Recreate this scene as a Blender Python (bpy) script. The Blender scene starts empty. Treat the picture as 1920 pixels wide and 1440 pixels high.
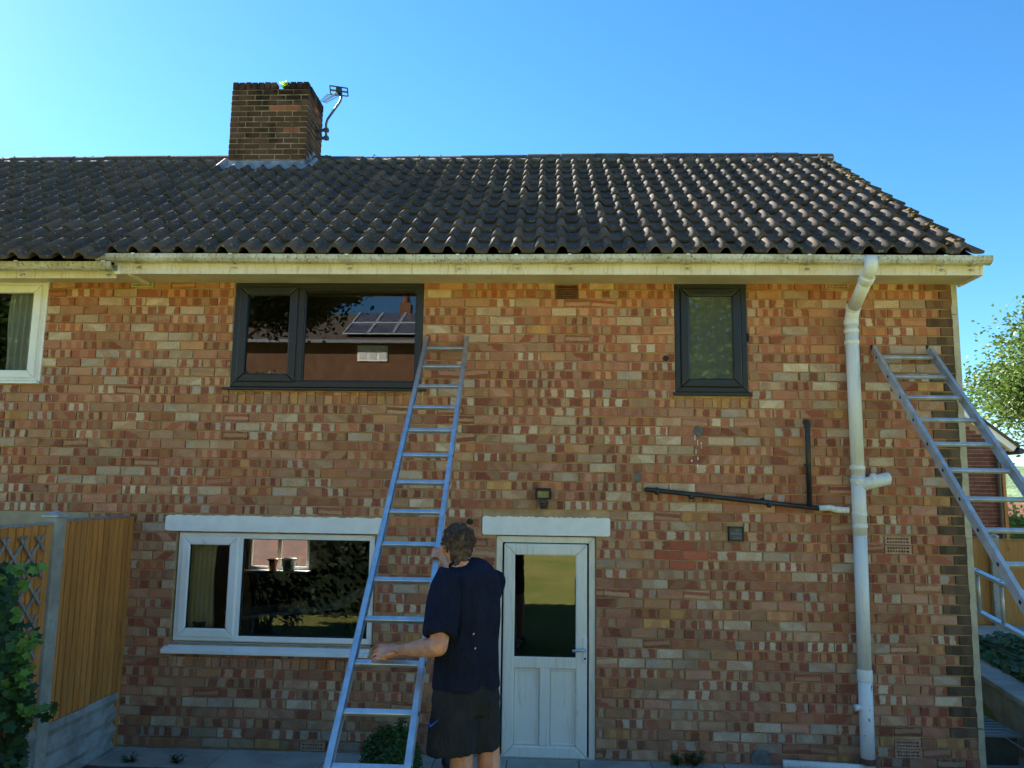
import bpy, bmesh, math, random
import numpy as np
from mathutils import Vector, Matrix, noise as mnoise
R = math.radians
rng = random.Random(7)
scene = bpy.context.scene
col = scene.collection

# ------------------------------------------------------------------ camera
FOC, PITCH, YAW, ROLL = 1481.297, 0.13462, -0.04615, 0.01438     # pixels of a 1920 wide frame, radians
CAM = Vector((0.0, -7.022, 2.229))
_cy, _sy, _cp, _sp = math.cos(YAW), math.sin(YAW), math.cos(PITCH), math.sin(PITCH)
_f = Vector((_sy*_cp, _cy*_cp, _sp)); _r0 = Vector((_cy, -_sy, 0)); _u0 = _r0.cross(_f)
_rt = _r0*math.cos(ROLL) + _u0*math.sin(ROLL); _up = _u0*math.cos(ROLL) - _r0*math.sin(ROLL)
cd = bpy.data.cameras.new('camera'); cam = bpy.data.objects.new('camera', cd); col.objects.link(cam)
cd.sensor_fit = 'HORIZONTAL'; cd.sensor_width = 36.0; cd.lens = FOC/1920*36.0
cd.clip_start = 0.05; cd.clip_end = 5000
cam.matrix_world = Matrix(((_rt.x, _up.x, -_f.x, CAM.x), (_rt.y, _up.y, -_f.y, CAM.y), (_rt.z, _up.z, -_f.z, CAM.z), (0, 0, 0, 1)))
scene.camera = cam
def ray(x, y): return _rt*((x-960)/FOC) + _up*(-(y-720)/FOC) + _f
def at(x, y, Y=0.0):
    d = ray(x, y); return CAM + d*((Y-CAM.y)/d.y)
def atX(x, y, X):
    d = ray(x, y); return CAM + d*((X-CAM.x)/d.x)
def atZ(x, y, Z):
    d = ray(x, y); return CAM + d*((Z-CAM.z)/d.z)

# ------------------------------------------------------------------ sky, sun, exposure
SUN_EL, SUN_AZ = R(31.5), R(-54.0)          # azimuth from +Y, negative = to the left
w = bpy.data.worlds.new('World'); scene.world = w; w.use_nodes = True
nt = w.node_tree; nt.nodes.clear()
sky = nt.nodes.new('ShaderNodeTexSky'); sky.sky_type = 'NISHITA'; sky.sun_disc = False
sky.sun_elevation = SUN_EL; sky.sun_rotation = SUN_AZ
sky.altitude = 300; sky.air_density = 1.0; sky.dust_density = 0.15; sky.ozone_density = 6.0
bg = nt.nodes.new('ShaderNodeBackground'); bg.inputs[1].default_value = 0.05
wo = nt.nodes.new('ShaderNodeOutputWorld')
hs = nt.nodes.new('ShaderNodeHueSaturation'); hs.inputs['Saturation'].default_value = 1.15; hs.inputs['Hue'].default_value = 0.493
nt.links.new(sky.outputs[0], hs.inputs['Color']); nt.links.new(hs.outputs[0], bg.inputs[0]); nt.links.new(bg.outputs[0], wo.inputs[0])
sl = bpy.data.lights.new('sun', 'SUN'); sl.energy = 5.0; sl.angle = R(0.53); sl.color = (1.0, 0.93, 0.82)
so = bpy.data.objects.new('sun', sl); col.objects.link(so)
sdir = Vector((math.sin(SUN_AZ)*math.cos(SUN_EL), math.cos(SUN_AZ)*math.cos(SUN_EL), math.sin(SUN_EL)))
so.rotation_euler = sdir.to_track_quat('Z', 'Y').to_euler(); so.location = sdir*60
scene.view_settings.view_transform = 'Standard'; scene.view_settings.look = 'None'
scene.view_settings.exposure = 2.55; scene.view_settings.gamma = 1.0
scene.view_settings.use_curve_mapping = False
scene.cycles.max_bounces = 8; scene.cycles.diffuse_bounces = 4; scene.cycles.transparent_max_bounces = 16

# ------------------------------------------------------------------ materials
def lin(r, g, b):
    f = lambda c: (c/255/12.92) if c <= 10 else ((c/255+0.055)/1.055)**2.4
    return (f(r), f(g), f(b), 1)
class NT:
    def __init__(s, name):
        s.m = bpy.data.materials.new(name); s.m.use_nodes = True; s.t = s.m.node_tree; s.t.nodes.clear()
        s.out = s.n('ShaderNodeOutputMaterial')
    def n(s, t, **k):
        x = s.t.nodes.new(t)
        for a, b in k.items(): setattr(x, a, b)
        return x
    def l(s, a, b): s.t.links.new(a, b)
    def val(s, sock, v):
        if hasattr(v, 'is_linked') or hasattr(v, 'links'): s.l(v, sock)
        else: sock.default_value = v
    def math(s, op, a, b=0.0, c=0.0, clamp=False):
        x = s.n('ShaderNodeMath', operation=op, use_clamp=clamp)
        s.val(x.inputs[0], a); s.val(x.inputs[1], b); s.val(x.inputs[2], c); return x.outputs[0]
    def mix(s, f, a, b, mode='MIX'):
        x = s.n('ShaderNodeMix', data_type='RGBA', blend_type=mode)
        s.val(x.inputs[0], f); s.val(x.inputs[6], a); s.val(x.inputs[7], b); return x.outputs[2]
    def noise(s, vec, scale, detail=4, rough=0.6, dist=0.0):
        x = s.n('ShaderNodeTexNoise'); x.inputs['Scale'].default_value = scale; x.inputs['Detail'].default_value = detail
        x.inputs['Roughness'].default_value = rough; x.inputs['Distortion'].default_value = dist
        s.l(vec, x.inputs['Vector']); return x.outputs[0]
    def pos(s, stretch=(1, 1, 1), obj=False):
        if obj: v = s.n('ShaderNodeTexCoord').outputs['Object']
        else: v = s.n('ShaderNodeNewGeometry').outputs['Position']
        mp = s.n('ShaderNodeMapping'); mp.inputs['Scale'].default_value = stretch; s.l(v, mp.inputs[0]); return mp.outputs[0]
    def ramp(s, v, lo, hi):
        x = s.n('ShaderNodeMapRange', clamp=True, interpolation_type='SMOOTHSTEP')
        s.l(v, x.inputs[0]); x.inputs[1].default_value = lo; x.inputs[2].default_value = hi; return x.outputs[0]
    def rnd(s):
        return s.math('FRACT', s.math('ADD', s.n('ShaderNodeNewGeometry').outputs['Random Per Island'], s.math('MULTIPLY', s.n('ShaderNodeObjectInfo').outputs['Random'], 7.31)))
    def bsdf(s, color, rough=0.7, metal=0.0, spec=0.5, bump=None, bstr=0.3, bdist=0.01, **k):
        b = s.n('ShaderNodeBsdfPrincipled'); s.val(b.inputs['Base Color'], color); s.val(b.inputs['Roughness'], rough)
        s.val(b.inputs['Metallic'], metal); b.inputs['Specular IOR Level'].default_value = spec
        for a, v in k.items(): s.val(b.inputs[a.replace('_', ' ')], v)
        if bump is not None:
            bp = s.n('ShaderNodeBump'); bp.inputs['Strength'].default_value = bstr; bp.inputs['Distance'].default_value = bdist
            s.l(bump, bp.inputs['Height']); s.l(bp.outputs[0], b.inputs['Normal'])
        s.l(b.outputs[0], s.out.inputs[0]); return b
def simple(name, c1, c2=None, scale=6, rough=0.6, metal=0, spec=0.5, bstr=0.2, bscale=80, bdist=0.004, stretch=(1, 1, 1), c3=None, t3=(0.6, 0.72), s3=14, rndvar=0.0, detail=5):
    t = NT(name); p = t.pos(stretch); c = c1
    if c2 is not None: c = t.mix(t.ramp(t.noise(p, scale, detail), 0.35, 0.65), c1, c2)
    if c3 is not None: c = t.mix(t.ramp(t.noise(p, s3, 6), *t3), c, c3)
    if rndvar: 
        v = t.math('MULTIPLY_ADD', t.rnd(), 2*rndvar, 1-rndvar)
        mm = t.n('ShaderNodeVectorMath', operation='SCALE'); t.val(mm.inputs[0], c); t.l(v, mm.inputs[3]); c = mm.outputs[0]
    t.bsdf(c, rough, metal, spec, t.noise(p, bscale, 4), bstr, bdist); return t.m
MT = {}
def brick_material():
    t = NT('banded_brick'); A = lambda n: t.n('ShaderNodeAttribute', attribute_name=n)
    ca, cb, bp, uv = A('ca').outputs[0], A('cb').outputs[0], A('bp').outputs['Vector'], A('buv').outputs['Vector']
    pos = t.pos(); dn = t.noise(pos, 26, 3); fn = t.noise(pos, 85, 6, 0.75); mn = t.noise(pos, 9, 4)
    s1 = t.n('ShaderNodeSeparateXYZ'); t.l(bp, s1.inputs[0]); s2 = t.n('ShaderNodeSeparateXYZ'); t.l(uv, s2.inputs[0])
    wv = t.math('ADD', t.math('MULTIPLY', s2.outputs[0], s1.outputs[0]), t.math('MULTIPLY', s2.outputs[1], s1.outputs[1]))
    wv = t.math('ADD', t.math('ADD', wv, s1.outputs[2]), t.math('MULTIPLY', t.math('SUBTRACT', dn, 0.5), 0.32))
    sn = t.math('MULTIPLY_ADD', t.math('SINE', t.math('MULTIPLY', wv, 6.2832)), 0.5, 0.5)
    # the red blobs stay off the brick's top and bottom arrises by an uneven margin
    edge = t.math('MINIMUM', s2.outputs[1], t.math('SUBTRACT', 0.0715, s2.outputs[1]))
    em = t.ramp(t.math('ADD', edge, t.math('MULTIPLY', t.math('SUBTRACT', dn, 0.5), 0.03)), -0.002, 0.006)
    m = t.math('MULTIPLY', t.ramp(sn, 0.36, 0.62), em)
    bl = t.math('MULTIPLY', t.math('SUBTRACT', t.noise(pos, 52, 4, 0.65), 0.5), 1.1)
    c = t.mix(t.math('ADD', m, bl, clamp=True), cb, ca)
    c = t.mix(t.math('MULTIPLY', t.ramp(mn, 0.45, 0.75), 0.35), c, lin(120, 108, 84))
    pits = t.ramp(t.noise(pos, 170, 3), 0.62, 0.70)
    c = t.mix(t.math('MULTIPLY', pits, 0.55), c, lin(62, 48, 38))
    sc = t.n('ShaderNodeVectorMath', operation='SCALE'); t.l(c, sc.inputs[0]); t.l(t.math('MULTIPLY_ADD', fn, 1.7, 0.18), sc.inputs[3])
    t.bsdf(sc.outputs[0], 0.92, 0, 0.2, t.math('SUBTRACT', fn, t.math('MULTIPLY', pits, 0.7)), 0.6, 0.006); return t.m
MT['brick'] = brick_material()
MT['mortar'] = simple('mortar', lin(194, 160, 120), lin(166, 134, 98), 7, 0.95, spec=0.15, bstr=0.6, bscale=200, c3=lin(178, 165, 140), t3=(0.6, 0.8))
MT['mortar_dark'] = simple('chimney_mortar', lin(158, 142, 110), lin(112, 98, 72), 5, 0.95, spec=0.1, bstr=0.5, bscale=150)
def chimney_brick():
    t = NT('sooty_brick'); p = t.pos(); r = t.rnd()
    c = t.mix(t.ramp(r, 0.95, 0.97), lin(96, 70, 56), lin(150, 86, 64))
    sz = t.n('ShaderNodeSeparateXYZ'); t.l(p, sz.inputs[0]); st = t.math('ADD', t.noise(p, 3.2, 4), t.math('MULTIPLY', t.ramp(sz.outputs[2], 7.05, 7.5), 0.16))      # flue soot
    c = t.mix(t.math('MULTIPLY', t.ramp(st, 0.46, 0.68), 0.88), c, lin(34, 28, 25))
    sc = t.n('ShaderNodeVectorMath', operation='SCALE'); t.l(c, sc.inputs[0]); t.l(t.math('MULTIPLY_ADD', r, 0.5, 0.7), sc.inputs[3])
    t.bsdf(sc.outputs[0], 0.95, 0, 0.15, t.noise(p, 120, 5), 0.6, 0.006); return t.m
MT['chimney_brick'] = chimney_brick()
def tile_material():
    t = NT('concrete_tile'); p = t.pos(); r = t.rnd()
    c = t.mix(r, lin(98, 85, 76), lin(66, 62, 60))
    c = t.mix(t.math('MULTIPLY', t.ramp(t.noise(p, 2.4, 5), 0.42, 0.7), 0.7), c, lin(70, 62, 52))
    c = t.mix(t.math('MULTIPLY', t.ramp(t.noise(p, 30, 4), 0.61, 0.68), 0.7), c, lin(168, 162, 146))     # lichen
    c = t.mix(t.math('MULTIPLY', t.ramp(t.noise(p, 5.5, 5), 0.6, 0.74), 0.5), c, lin(74, 68, 38))        # moss film
    sc = t.n('ShaderNodeVectorMath', operation='SCALE'); t.l(c, sc.inputs[0]); t.l(t.math('MULTIPLY_ADD', t.noise(p, 210, 3), 0.8, 0.6), sc.inputs[3])
    t.bsdf(sc.outputs[0], t.math('MULTIPLY_ADD', t.noise(p, 30, 3), 0.3, 0.68), 0, 0.4, t.noise(p, 240, 4), 0.5, 0.004); return t.m
MT['tile'] = tile_material()
MT['ridge'] = simple('ridge_tile', lin(70, 62, 56), lin(92, 84, 76), 9, 0.9, spec=0.2, bstr=0.5, bscale=120, c3=lin(92, 84, 50))
MT['moss'] = simple('moss', lin(84, 78, 40), lin(112, 92, 60), 40, 1.0, spec=0.1, bstr=1.0, bscale=160, bdist=0.02, c3=lin(132, 124, 104), rndvar=0.35)
MT['lead'] = simple('lead_flashing', lin(150, 152, 156), lin(118, 118, 118), 6, 0.55, spec=0.4, bstr=0.4, bscale=30, bdist=0.01, c3=lin(96, 92, 82))
def stained(name, base, dirt, dirt2, amt=0.6, zs=0.5, rough=0.5):
    t = NT(name); p = t.pos((3.0, 3.0, 0.9)); p2 = t.pos((14, 14, zs*6))
    c = t.mix(t.math('MULTIPLY', t.ramp(t.noise(p, 1.3, 5), 0.35, 0.68), amt), base, dirt)
    c = t.mix(t.math('MULTIPLY', t.ramp(t.noise(p2, 3.0, 6, 0.8), 0.5, 0.66), amt), c, dirt2)
    t.bsdf(c, rough, 0, 0.4, t.noise(p2, 12, 3), 0.12, 0.003); return t.m
MT['gutter'] = stained('weathered_gutter', lin(212, 208, 198), lin(172, 164, 140), lin(84, 80, 54), 0.95, 1.0, 0.6)
MT['fascia'] = stained('weathered_fascia', lin(232, 224, 210), lin(214, 194, 160), lin(168, 132, 88), 0.5, 0.3, 0.6)
MT['soffit'] = simple('soffit_paint', lin(212, 198, 172), lin(196, 180, 152), 3, 0.6, bstr=0.1)
MT['upvc'] = simple('white_upvc', lin(243, 241, 237), lin(234, 232, 227), 3, 0.35, bstr=0.03, c3=lin(186, 182, 168), t3=(0.62, 0.8), s3=5)
MT['upvc_door'] = stained('door_upvc', lin(240, 233, 220), lin(226, 216, 196), lin(190, 174, 146), 0.45, 0.2, 0.4)
MT['white_paint'] = simple('lintel_paint', lin(243, 241, 237), lin(234, 232, 227), 8, 0.55, bstr=0.25, bscale=60)
MT['anthracite'] = simple('anthracite_upvc', lin(32, 34, 40), lin(27, 29, 34), 6, 0.38, bstr=0.12, bscale=300, stretch=(1, 1, 8))
MT['black_plastic'] = simple('black_plastic', lin(34, 34, 36), lin(46, 46, 47), 9, 0.45, bstr=0.1)
MT['seal'] = simple('rubber_seal', lin(26, 26, 28), None, rough=0.7)
MT['pipe'] = stained('painted_pipe', lin(230, 230, 226), lin(218, 214, 200), lin(186, 174, 150), 0.5, 0.1, 0.42)
MT['rust'] = simple('rusty_pipe', lin(112, 74, 56), lin(88, 62, 52), 20, 0.9, bstr=0.6)
def rusty_white():
    t = NT('flaking_pipe'); p = t.pos((1, 1, 0.35)); 
    c = t.mix(t.ramp(t.noise(p, 26, 4), 0.63, 0.66), lin(228, 228, 224), lin(108, 72, 54))
    t.bsdf(c, 0.5, 0, 0.4, t.noise(p, 26, 4), 0.3, 0.004); return t.m
MT['pipe_flake'] = rusty_white()
MT['alu'] = simple('aluminium', lin(206, 210, 216), lin(184, 190, 198), 14, 0.34, metal=0.75, bstr=0.08, bscale=160, c3=lin(128, 126, 122), t3=(0.66, 0.8), s3=18)
MT['alu_dull'] = simple('dull_aluminium', lin(196, 198, 200), lin(172, 174, 176), 10, 0.45, metal=0.45, bstr=0.1, c3=lin(108, 104, 98), t3=(0.64, 0.8), s3=22)
MT['steel'] = simple('aerial_metal', lin(96, 98, 104), lin(72, 74, 80), 20, 0.45, metal=0.6)
MT['render'] = simple('cream_render', lin(196, 184, 156), lin(176, 162, 132), 8, 0.85, bstr=0.5, bscale=90)
MT['terracotta'] = simple('terracotta_vent', lin(112, 62, 44), lin(94, 54, 42), 14, 0.85, bstr=0.3)
MT['airbrick'] = simple('air_brick', lin(190, 146, 116), lin(164, 126, 100), 16, 0.9, bstr=0.3)
MT['airbrick_cream'] = simple('cream_air_brick', lin(190, 170, 130), lin(172, 150, 108), 16, 0.9, bstr=0.3)
MT['void'] = simple('dark_void', lin(22, 20, 19), None, rough=1.0, spec=0.0)
MT['cement'] = simple('cement_patch', lin(118, 116, 110), lin(92, 92, 88), 24, 0.95, bstr=0.7, bscale=90)
MT['concrete'] = simple('concrete', lin(178, 172, 158), lin(152, 146, 132), 5, 0.9, bstr=0.35, bscale=120, c3=lin(128, 124, 108))
MT['concrete_lintel'] = simple('bare_concrete_lintel', lin(176, 160, 132), lin(160, 146, 120), 6, 0.9, bstr=0.3, bscale=140)
MT['gravel_board'] = simple('rock_faced_concrete', lin(166, 164, 158), lin(128, 122, 112), 4, 0.9, bstr=0.5, bscale=60, c3=lin(104, 94, 80), t3=(0.58, 0.75), s3=7)
MT['slab'] = simple('paving_slab', lin(172, 168, 158), lin(150, 146, 136), 3, 0.9, bstr=0.35, bscale=150, c3=lin(126, 118, 104), t3=(0.6, 0.8), s3=5, rndvar=0.06)
MT['slab_edge'] = simple('red_edging_brick', lin(120, 70, 52), lin(96, 62, 48), 9, 0.95, bstr=0.4, rndvar=0.15)
def wood(name, a, b, knot):
    t = NT(name); r = t.rnd(); p0 = t.pos((16, 16, 0.8)); 
    of = t.n('ShaderNodeVectorMath', operation='ADD'); t.l(p0, of.inputs[0]); cx = t.n('ShaderNodeCombineXYZ'); t.l(t.math('MULTIPLY', r, 37), cx.inputs[0]); t.l(t.math('MULTIPLY', r, 91), cx.inputs[2]); t.l(cx.outputs[0], of.inputs[1])
    g = t.noise(of.outputs[0], 3.0, 6, 0.65, 0.6)
    c = t.mix(t.ramp(g, 0.3, 0.7), a, b)
    p2 = t.pos((7, 7, 2.6)); c = t.mix(t.math('MULTIPLY', t.ramp(t.noise(p2, 1.6, 4), 0.63, 0.78), 0.8), c, knot)
    sc = t.n('ShaderNodeVectorMath', operation='SCALE'); t.l(c, sc.inputs[0]); t.l(t.math('MULTIPLY_ADD', r, 0.3, 0.85), sc.inputs[3])
    t.bsdf(sc.outputs[0], 0.8, 0, 0.25, g, 0.35, 0.004); return t.m
MT['fence'] = wood('orange_fence_board', lin(214, 146, 78), lin(186, 118, 56), lin(98, 64, 34))
MT['fence_side'] = wood('tan_fence_board', lin(206, 150, 86), lin(184, 126, 64), lin(120, 80, 44))
MT['trellis'] = wood('grey_trellis', lin(156, 150, 146), lin(124, 116, 112), lin(96, 90, 84))
def leaf_mat(name, a, b, rough=0.5, trans=0.35):
    t = NT(name); r = t.rnd(); c = t.mix(r, a, b)
    d = t.n('ShaderNodeBsdfPrincipled'); t.l(c, d.inputs['Base Color']); d.inputs['Roughness'].default_value = rough; d.inputs['Specular IOR Level'].default_value = 0.35
    tr = t.n('ShaderNodeBsdfTranslucent'); t.l(c, tr.inputs[0]); mx = t.n('ShaderNodeMixShader'); mx.inputs[0].default_value = trans
    t.l(d.outputs[0], mx.inputs[1]); t.l(tr.outputs[0], mx.inputs[2]); t.l(mx.outputs[0], t.out.inputs[0]); return t.m
MT['leaf_bush'] = leaf_mat('bush_leaf', lin(42, 66, 38), lin(70, 100, 50), 0.45)
MT['leaf_sprig'] = leaf_mat('young_leaf', lin(84, 124, 48), lin(116, 150, 60), 0.45)
MT['leaf_box'] = leaf_mat('box_leaf', lin(44, 76, 34), lin(78, 112, 50), 0.4)
MT['leaf_yew'] = leaf_mat('yew_leaf', lin(28, 42, 26), lin(44, 62, 34), 0.6)
MT['leaf_tree'] = leaf_mat('tree_leaf', lin(56, 82, 36), lin(96, 116, 52), 0.5)
MT['leaf_back'] = leaf_mat('garden_tree_leaf', lin(48, 76, 34), lin(84, 110, 46), 0.5)
MT['leaf_hedge'] = leaf_mat('hedge_leaf', lin(104, 140, 44), lin(140, 168, 60), 0.5)
MT['leaf_ivy'] = leaf_mat('ground_ivy_leaf', lin(58, 88, 44), lin(92, 120, 66), 0.4)
MT['leaf_weed'] = leaf_mat('chimney_weed_leaf', lin(150, 190, 30), lin(190, 214, 40), 0.5, 0.6)
MT['grass_blade'] = leaf_mat('lawn_grass', lin(92, 122, 46), lin(140, 150, 66), 0.6)
MT['bark'] = simple('bark', lin(92, 78, 62), lin(64, 54, 44), 9, 0.95, bstr=0.8, bscale=40, stretch=(1, 1, 0.3))
MT['lawn'] = simple('lawn', lin(130, 140, 68), lin(158, 152, 90), 1.1, 0.95, spec=0.1, bstr=1.0, bscale=60, bdist=0.03, c3=lin(150, 132, 84), t3=(0.62, 0.78), s3=0.9)
MT['soil'] = simple('soil', lin(86, 68, 50), lin(66, 52, 40), 8, 1.0, bstr=0.8)
MT['hill'] = simple('wooded_hill', lin(74, 98, 62), lin(100, 122, 84), 0.03, 1.0, bstr=1.0, bscale=0.2, bdist=4)
MT['skin'] = None
def skin():
    t = NT('skin'); p = t.pos(); c = t.mix(t.ramp(t.noise(p, 18, 4), 0.35, 0.65), lin(206, 150, 122), lin(186, 124, 98))
    t.bsdf(c, 0.5, 0, 0.4, t.noise(p, 180, 3), 0.15, 0.002, Subsurface_Weight=0.12, Subsurface_Scale=0.01); return t.m
MT['skin'] = skin()
MT['hair'] = simple('brown_hair', lin(84, 62, 48), lin(50, 37, 30), 60, 0.55, bstr=0.6, bscale=220, c3=lin(112, 92, 78), t3=(0.6, 0.75), s3=70)
def cloth(name, a, b, spots=None):
    t = NT(name); p = t.pos(); c = t.mix(t.ramp(t.noise(p, 7, 3), 0.3, 0.7), a, b)
    if spots: c = t.mix(t.ramp(t.noise(p, 19, 1), 0.745, 0.755), c, spots)
    fo = t.noise(t.pos((1.5, 1.5, 0.55)), 13, 3, 0.5, 1.2); hh = t.math('ADD', t.math('MULTIPLY', fo, 9.0), t.math('MULTIPLY', t.noise(p, 420, 3), 0.5))
    t.bsdf(c, 0.95, 0, 0.15, hh, 0.75, 0.004); return t.m
MT['shirt'] = cloth('navy_cotton', lin(27, 32, 52), lin(22, 26, 42))
MT['shorts'] = cloth('charcoal_jersey', lin(38, 39, 42), lin(48, 49, 51), lin(168, 164, 150))
MT['curtain'] = simple('cream_curtain', lin(226, 216, 186), lin(214, 200, 160), 4, 0.9, bstr=0.15)
MT['curtain_white'] = simple('grey_voile', lin(212, 212, 206), lin(198, 198, 192), 4, 0.9, bstr=0.15)
MT['room_dark'] = simple('kitchen_wall', lin(86, 80, 72), lin(76, 70, 64), 2, 0.9)
MT['room_brown'] = simple('bedroom_wall', lin(132, 98, 58), lin(120, 88, 52), 2, 0.9)
MT['room_grey'] = simple('neighbour_room_wall', lin(110, 112, 112), lin(98, 100, 100), 2, 0.9)
def glass(name, tint, boost=1.0, rough=0.0):
    t = NT(name); fr = t.n('ShaderNodeFresnel'); fr.inputs[0].default_value = 1.52
    f = t.math('MULTIPLY', fr.outputs[0], 1.9*boost, clamp=True)
    tr = t.n('ShaderNodeBsdfTransparent'); tr.inputs[0].default_value = tint
    g = t.n('ShaderNodeBsdfGlossy'); g.inputs['Roughness'].default_value = rough
    mx = t.n('ShaderNodeMixShader'); t.l(f, mx.inputs[0]); t.l(tr.outputs[0], mx.inputs[1]); t.l(g.outputs[0], mx.inputs[2]); t.l(mx.outputs[0], t.out.inputs[0]); return t.m
MT['glass'] = glass('window_glass', (0.8, 0.84, 0.82, 1))
MT['glass_door'] = glass('door_glass', (0.72, 0.76, 0.74, 1), 1.9)
MT['glass_dark'] = glass('coated_glass', (0.72, 0.76, 0.74, 1), 1.35)
def obscure():
    t = NT('obscure_glass'); fr = t.n('ShaderNodeFresnel'); fr.inputs[0].default_value = 1.52
    d = t.n('ShaderNodeBsdfDiffuse'); d.inputs[0].default_value = lin(86, 90, 80)
    g = t.n('ShaderNodeBsdfGlossy'); g.inputs['Roughness'].default_value = 0.02
    mx = t.n('ShaderNodeMixShader'); t.l(t.math('MULTIPLY', fr.outputs[0], 2.2), mx.inputs[0]); t.l(d.outputs[0], mx.inputs[1]); t.l(g.outputs[0], mx.inputs[2]); t.l(mx.outputs[0], t.out.inputs[0]); return t.m
MT['obscure'] = obscure()
MT['reflector'] = simple('lamp_reflector', lin(226, 228, 226), None, rough=0.4)
MT['led'] = simple('led_chip', lin(220, 206, 150), None, rough=0.5)
MT['pot_dark'] = simple('dark_pot', lin(40, 38, 38), lin(54, 50, 48), 14, 0.5)
MT['pot_copper'] = simple('copper_pot', lin(176, 96, 56), lin(140, 72, 44), 20, 0.4, metal=0.3)
MT['pot_white'] = simple('white_pot', lin(196, 200, 196), lin(180, 184, 180), 9, 0.5)
MT['lid'] = simple('grey_box_lid', lin(128, 134, 140), lin(112, 118, 124), 6, 0.5)
MT['box_side'] = simple('dark_box_side', lin(70, 72, 62), lin(58, 60, 52), 6, 0.7)
MT['red_roof'] = simple('red_roof_tile', lin(124, 70, 48), lin(100, 58, 44), 3, 0.85, bstr=0.4, rndvar=0.1)
MT['far_brick'] = simple('neighbour_brick', lin(112, 68, 58), lin(90, 56, 50), 5, 0.9, bstr=0.4, rndvar=0.22)
MT['far_mortar'] = simple('neighbour_mortar', lin(168, 150, 132), lin(150, 134, 118), 5, 0.95)
MT['opp_brick'] = simple('opposite_brick', lin(112, 78, 54), lin(96, 68, 48), 2, 0.9, bstr=0.3)
MT['solar'] = simple('solar_cell', lin(70, 72, 84), lin(88, 90, 100), 3, 0.15, spec=0.6)
MT['solar_frame'] = simple('solar_frame', lin(196, 198, 200), None, rough=0.4, metal=0.5)
MT['cable'] = simple('black_cable', lin(24, 24, 26), None, rough=0.5)
MT['stone'] = simple('pale_stone', lin(196, 194, 188), lin(170, 168, 162), 8, 0.9)
MT['blue'] = simple('blue_logo', lin(40, 70, 180), None, rough=0.7)
MT['tattoo'] = simple('tattoo_ink', lin(66, 56, 52), None, rough=0.6)

# ------------------------------------------------------------------ mesh helpers
def tag(o, label=None, cat=None, group=None, kind=None):
    if label: o['label'] = label
    if cat: o['category'] = cat
    if group: o['group'] = group
    if kind: o['kind'] = kind
    return o
def link(name, me, mat=None, parent=None, smooth=False):
    if mat is not None: me.materials.append(MT[mat] if isinstance(mat, str) else mat)
    if smooth:
        me.polygons.foreach_set('use_smooth', [True]*len(me.polygons))
    o = bpy.data.objects.new(name, me); col.objects.link(o)
    if parent: 
        o.parent = parent; o.matrix_parent_inverse = parent_inv(parent)
    return o
def world_of(p):
    m = p.matrix_basis.copy()
    return (world_of(p.parent) @ p.matrix_parent_inverse @ m) if p.parent else m
def parent_inv(p): return world_of(p).inverted()      # parts are written in world coordinates
def empty(name, loc, label, cat, group=None):
    o = bpy.data.objects.new(name, None); col.objects.link(o); o.location = loc; o.empty_display_size = 0.1
    return tag(o, label, cat, group)
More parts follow.
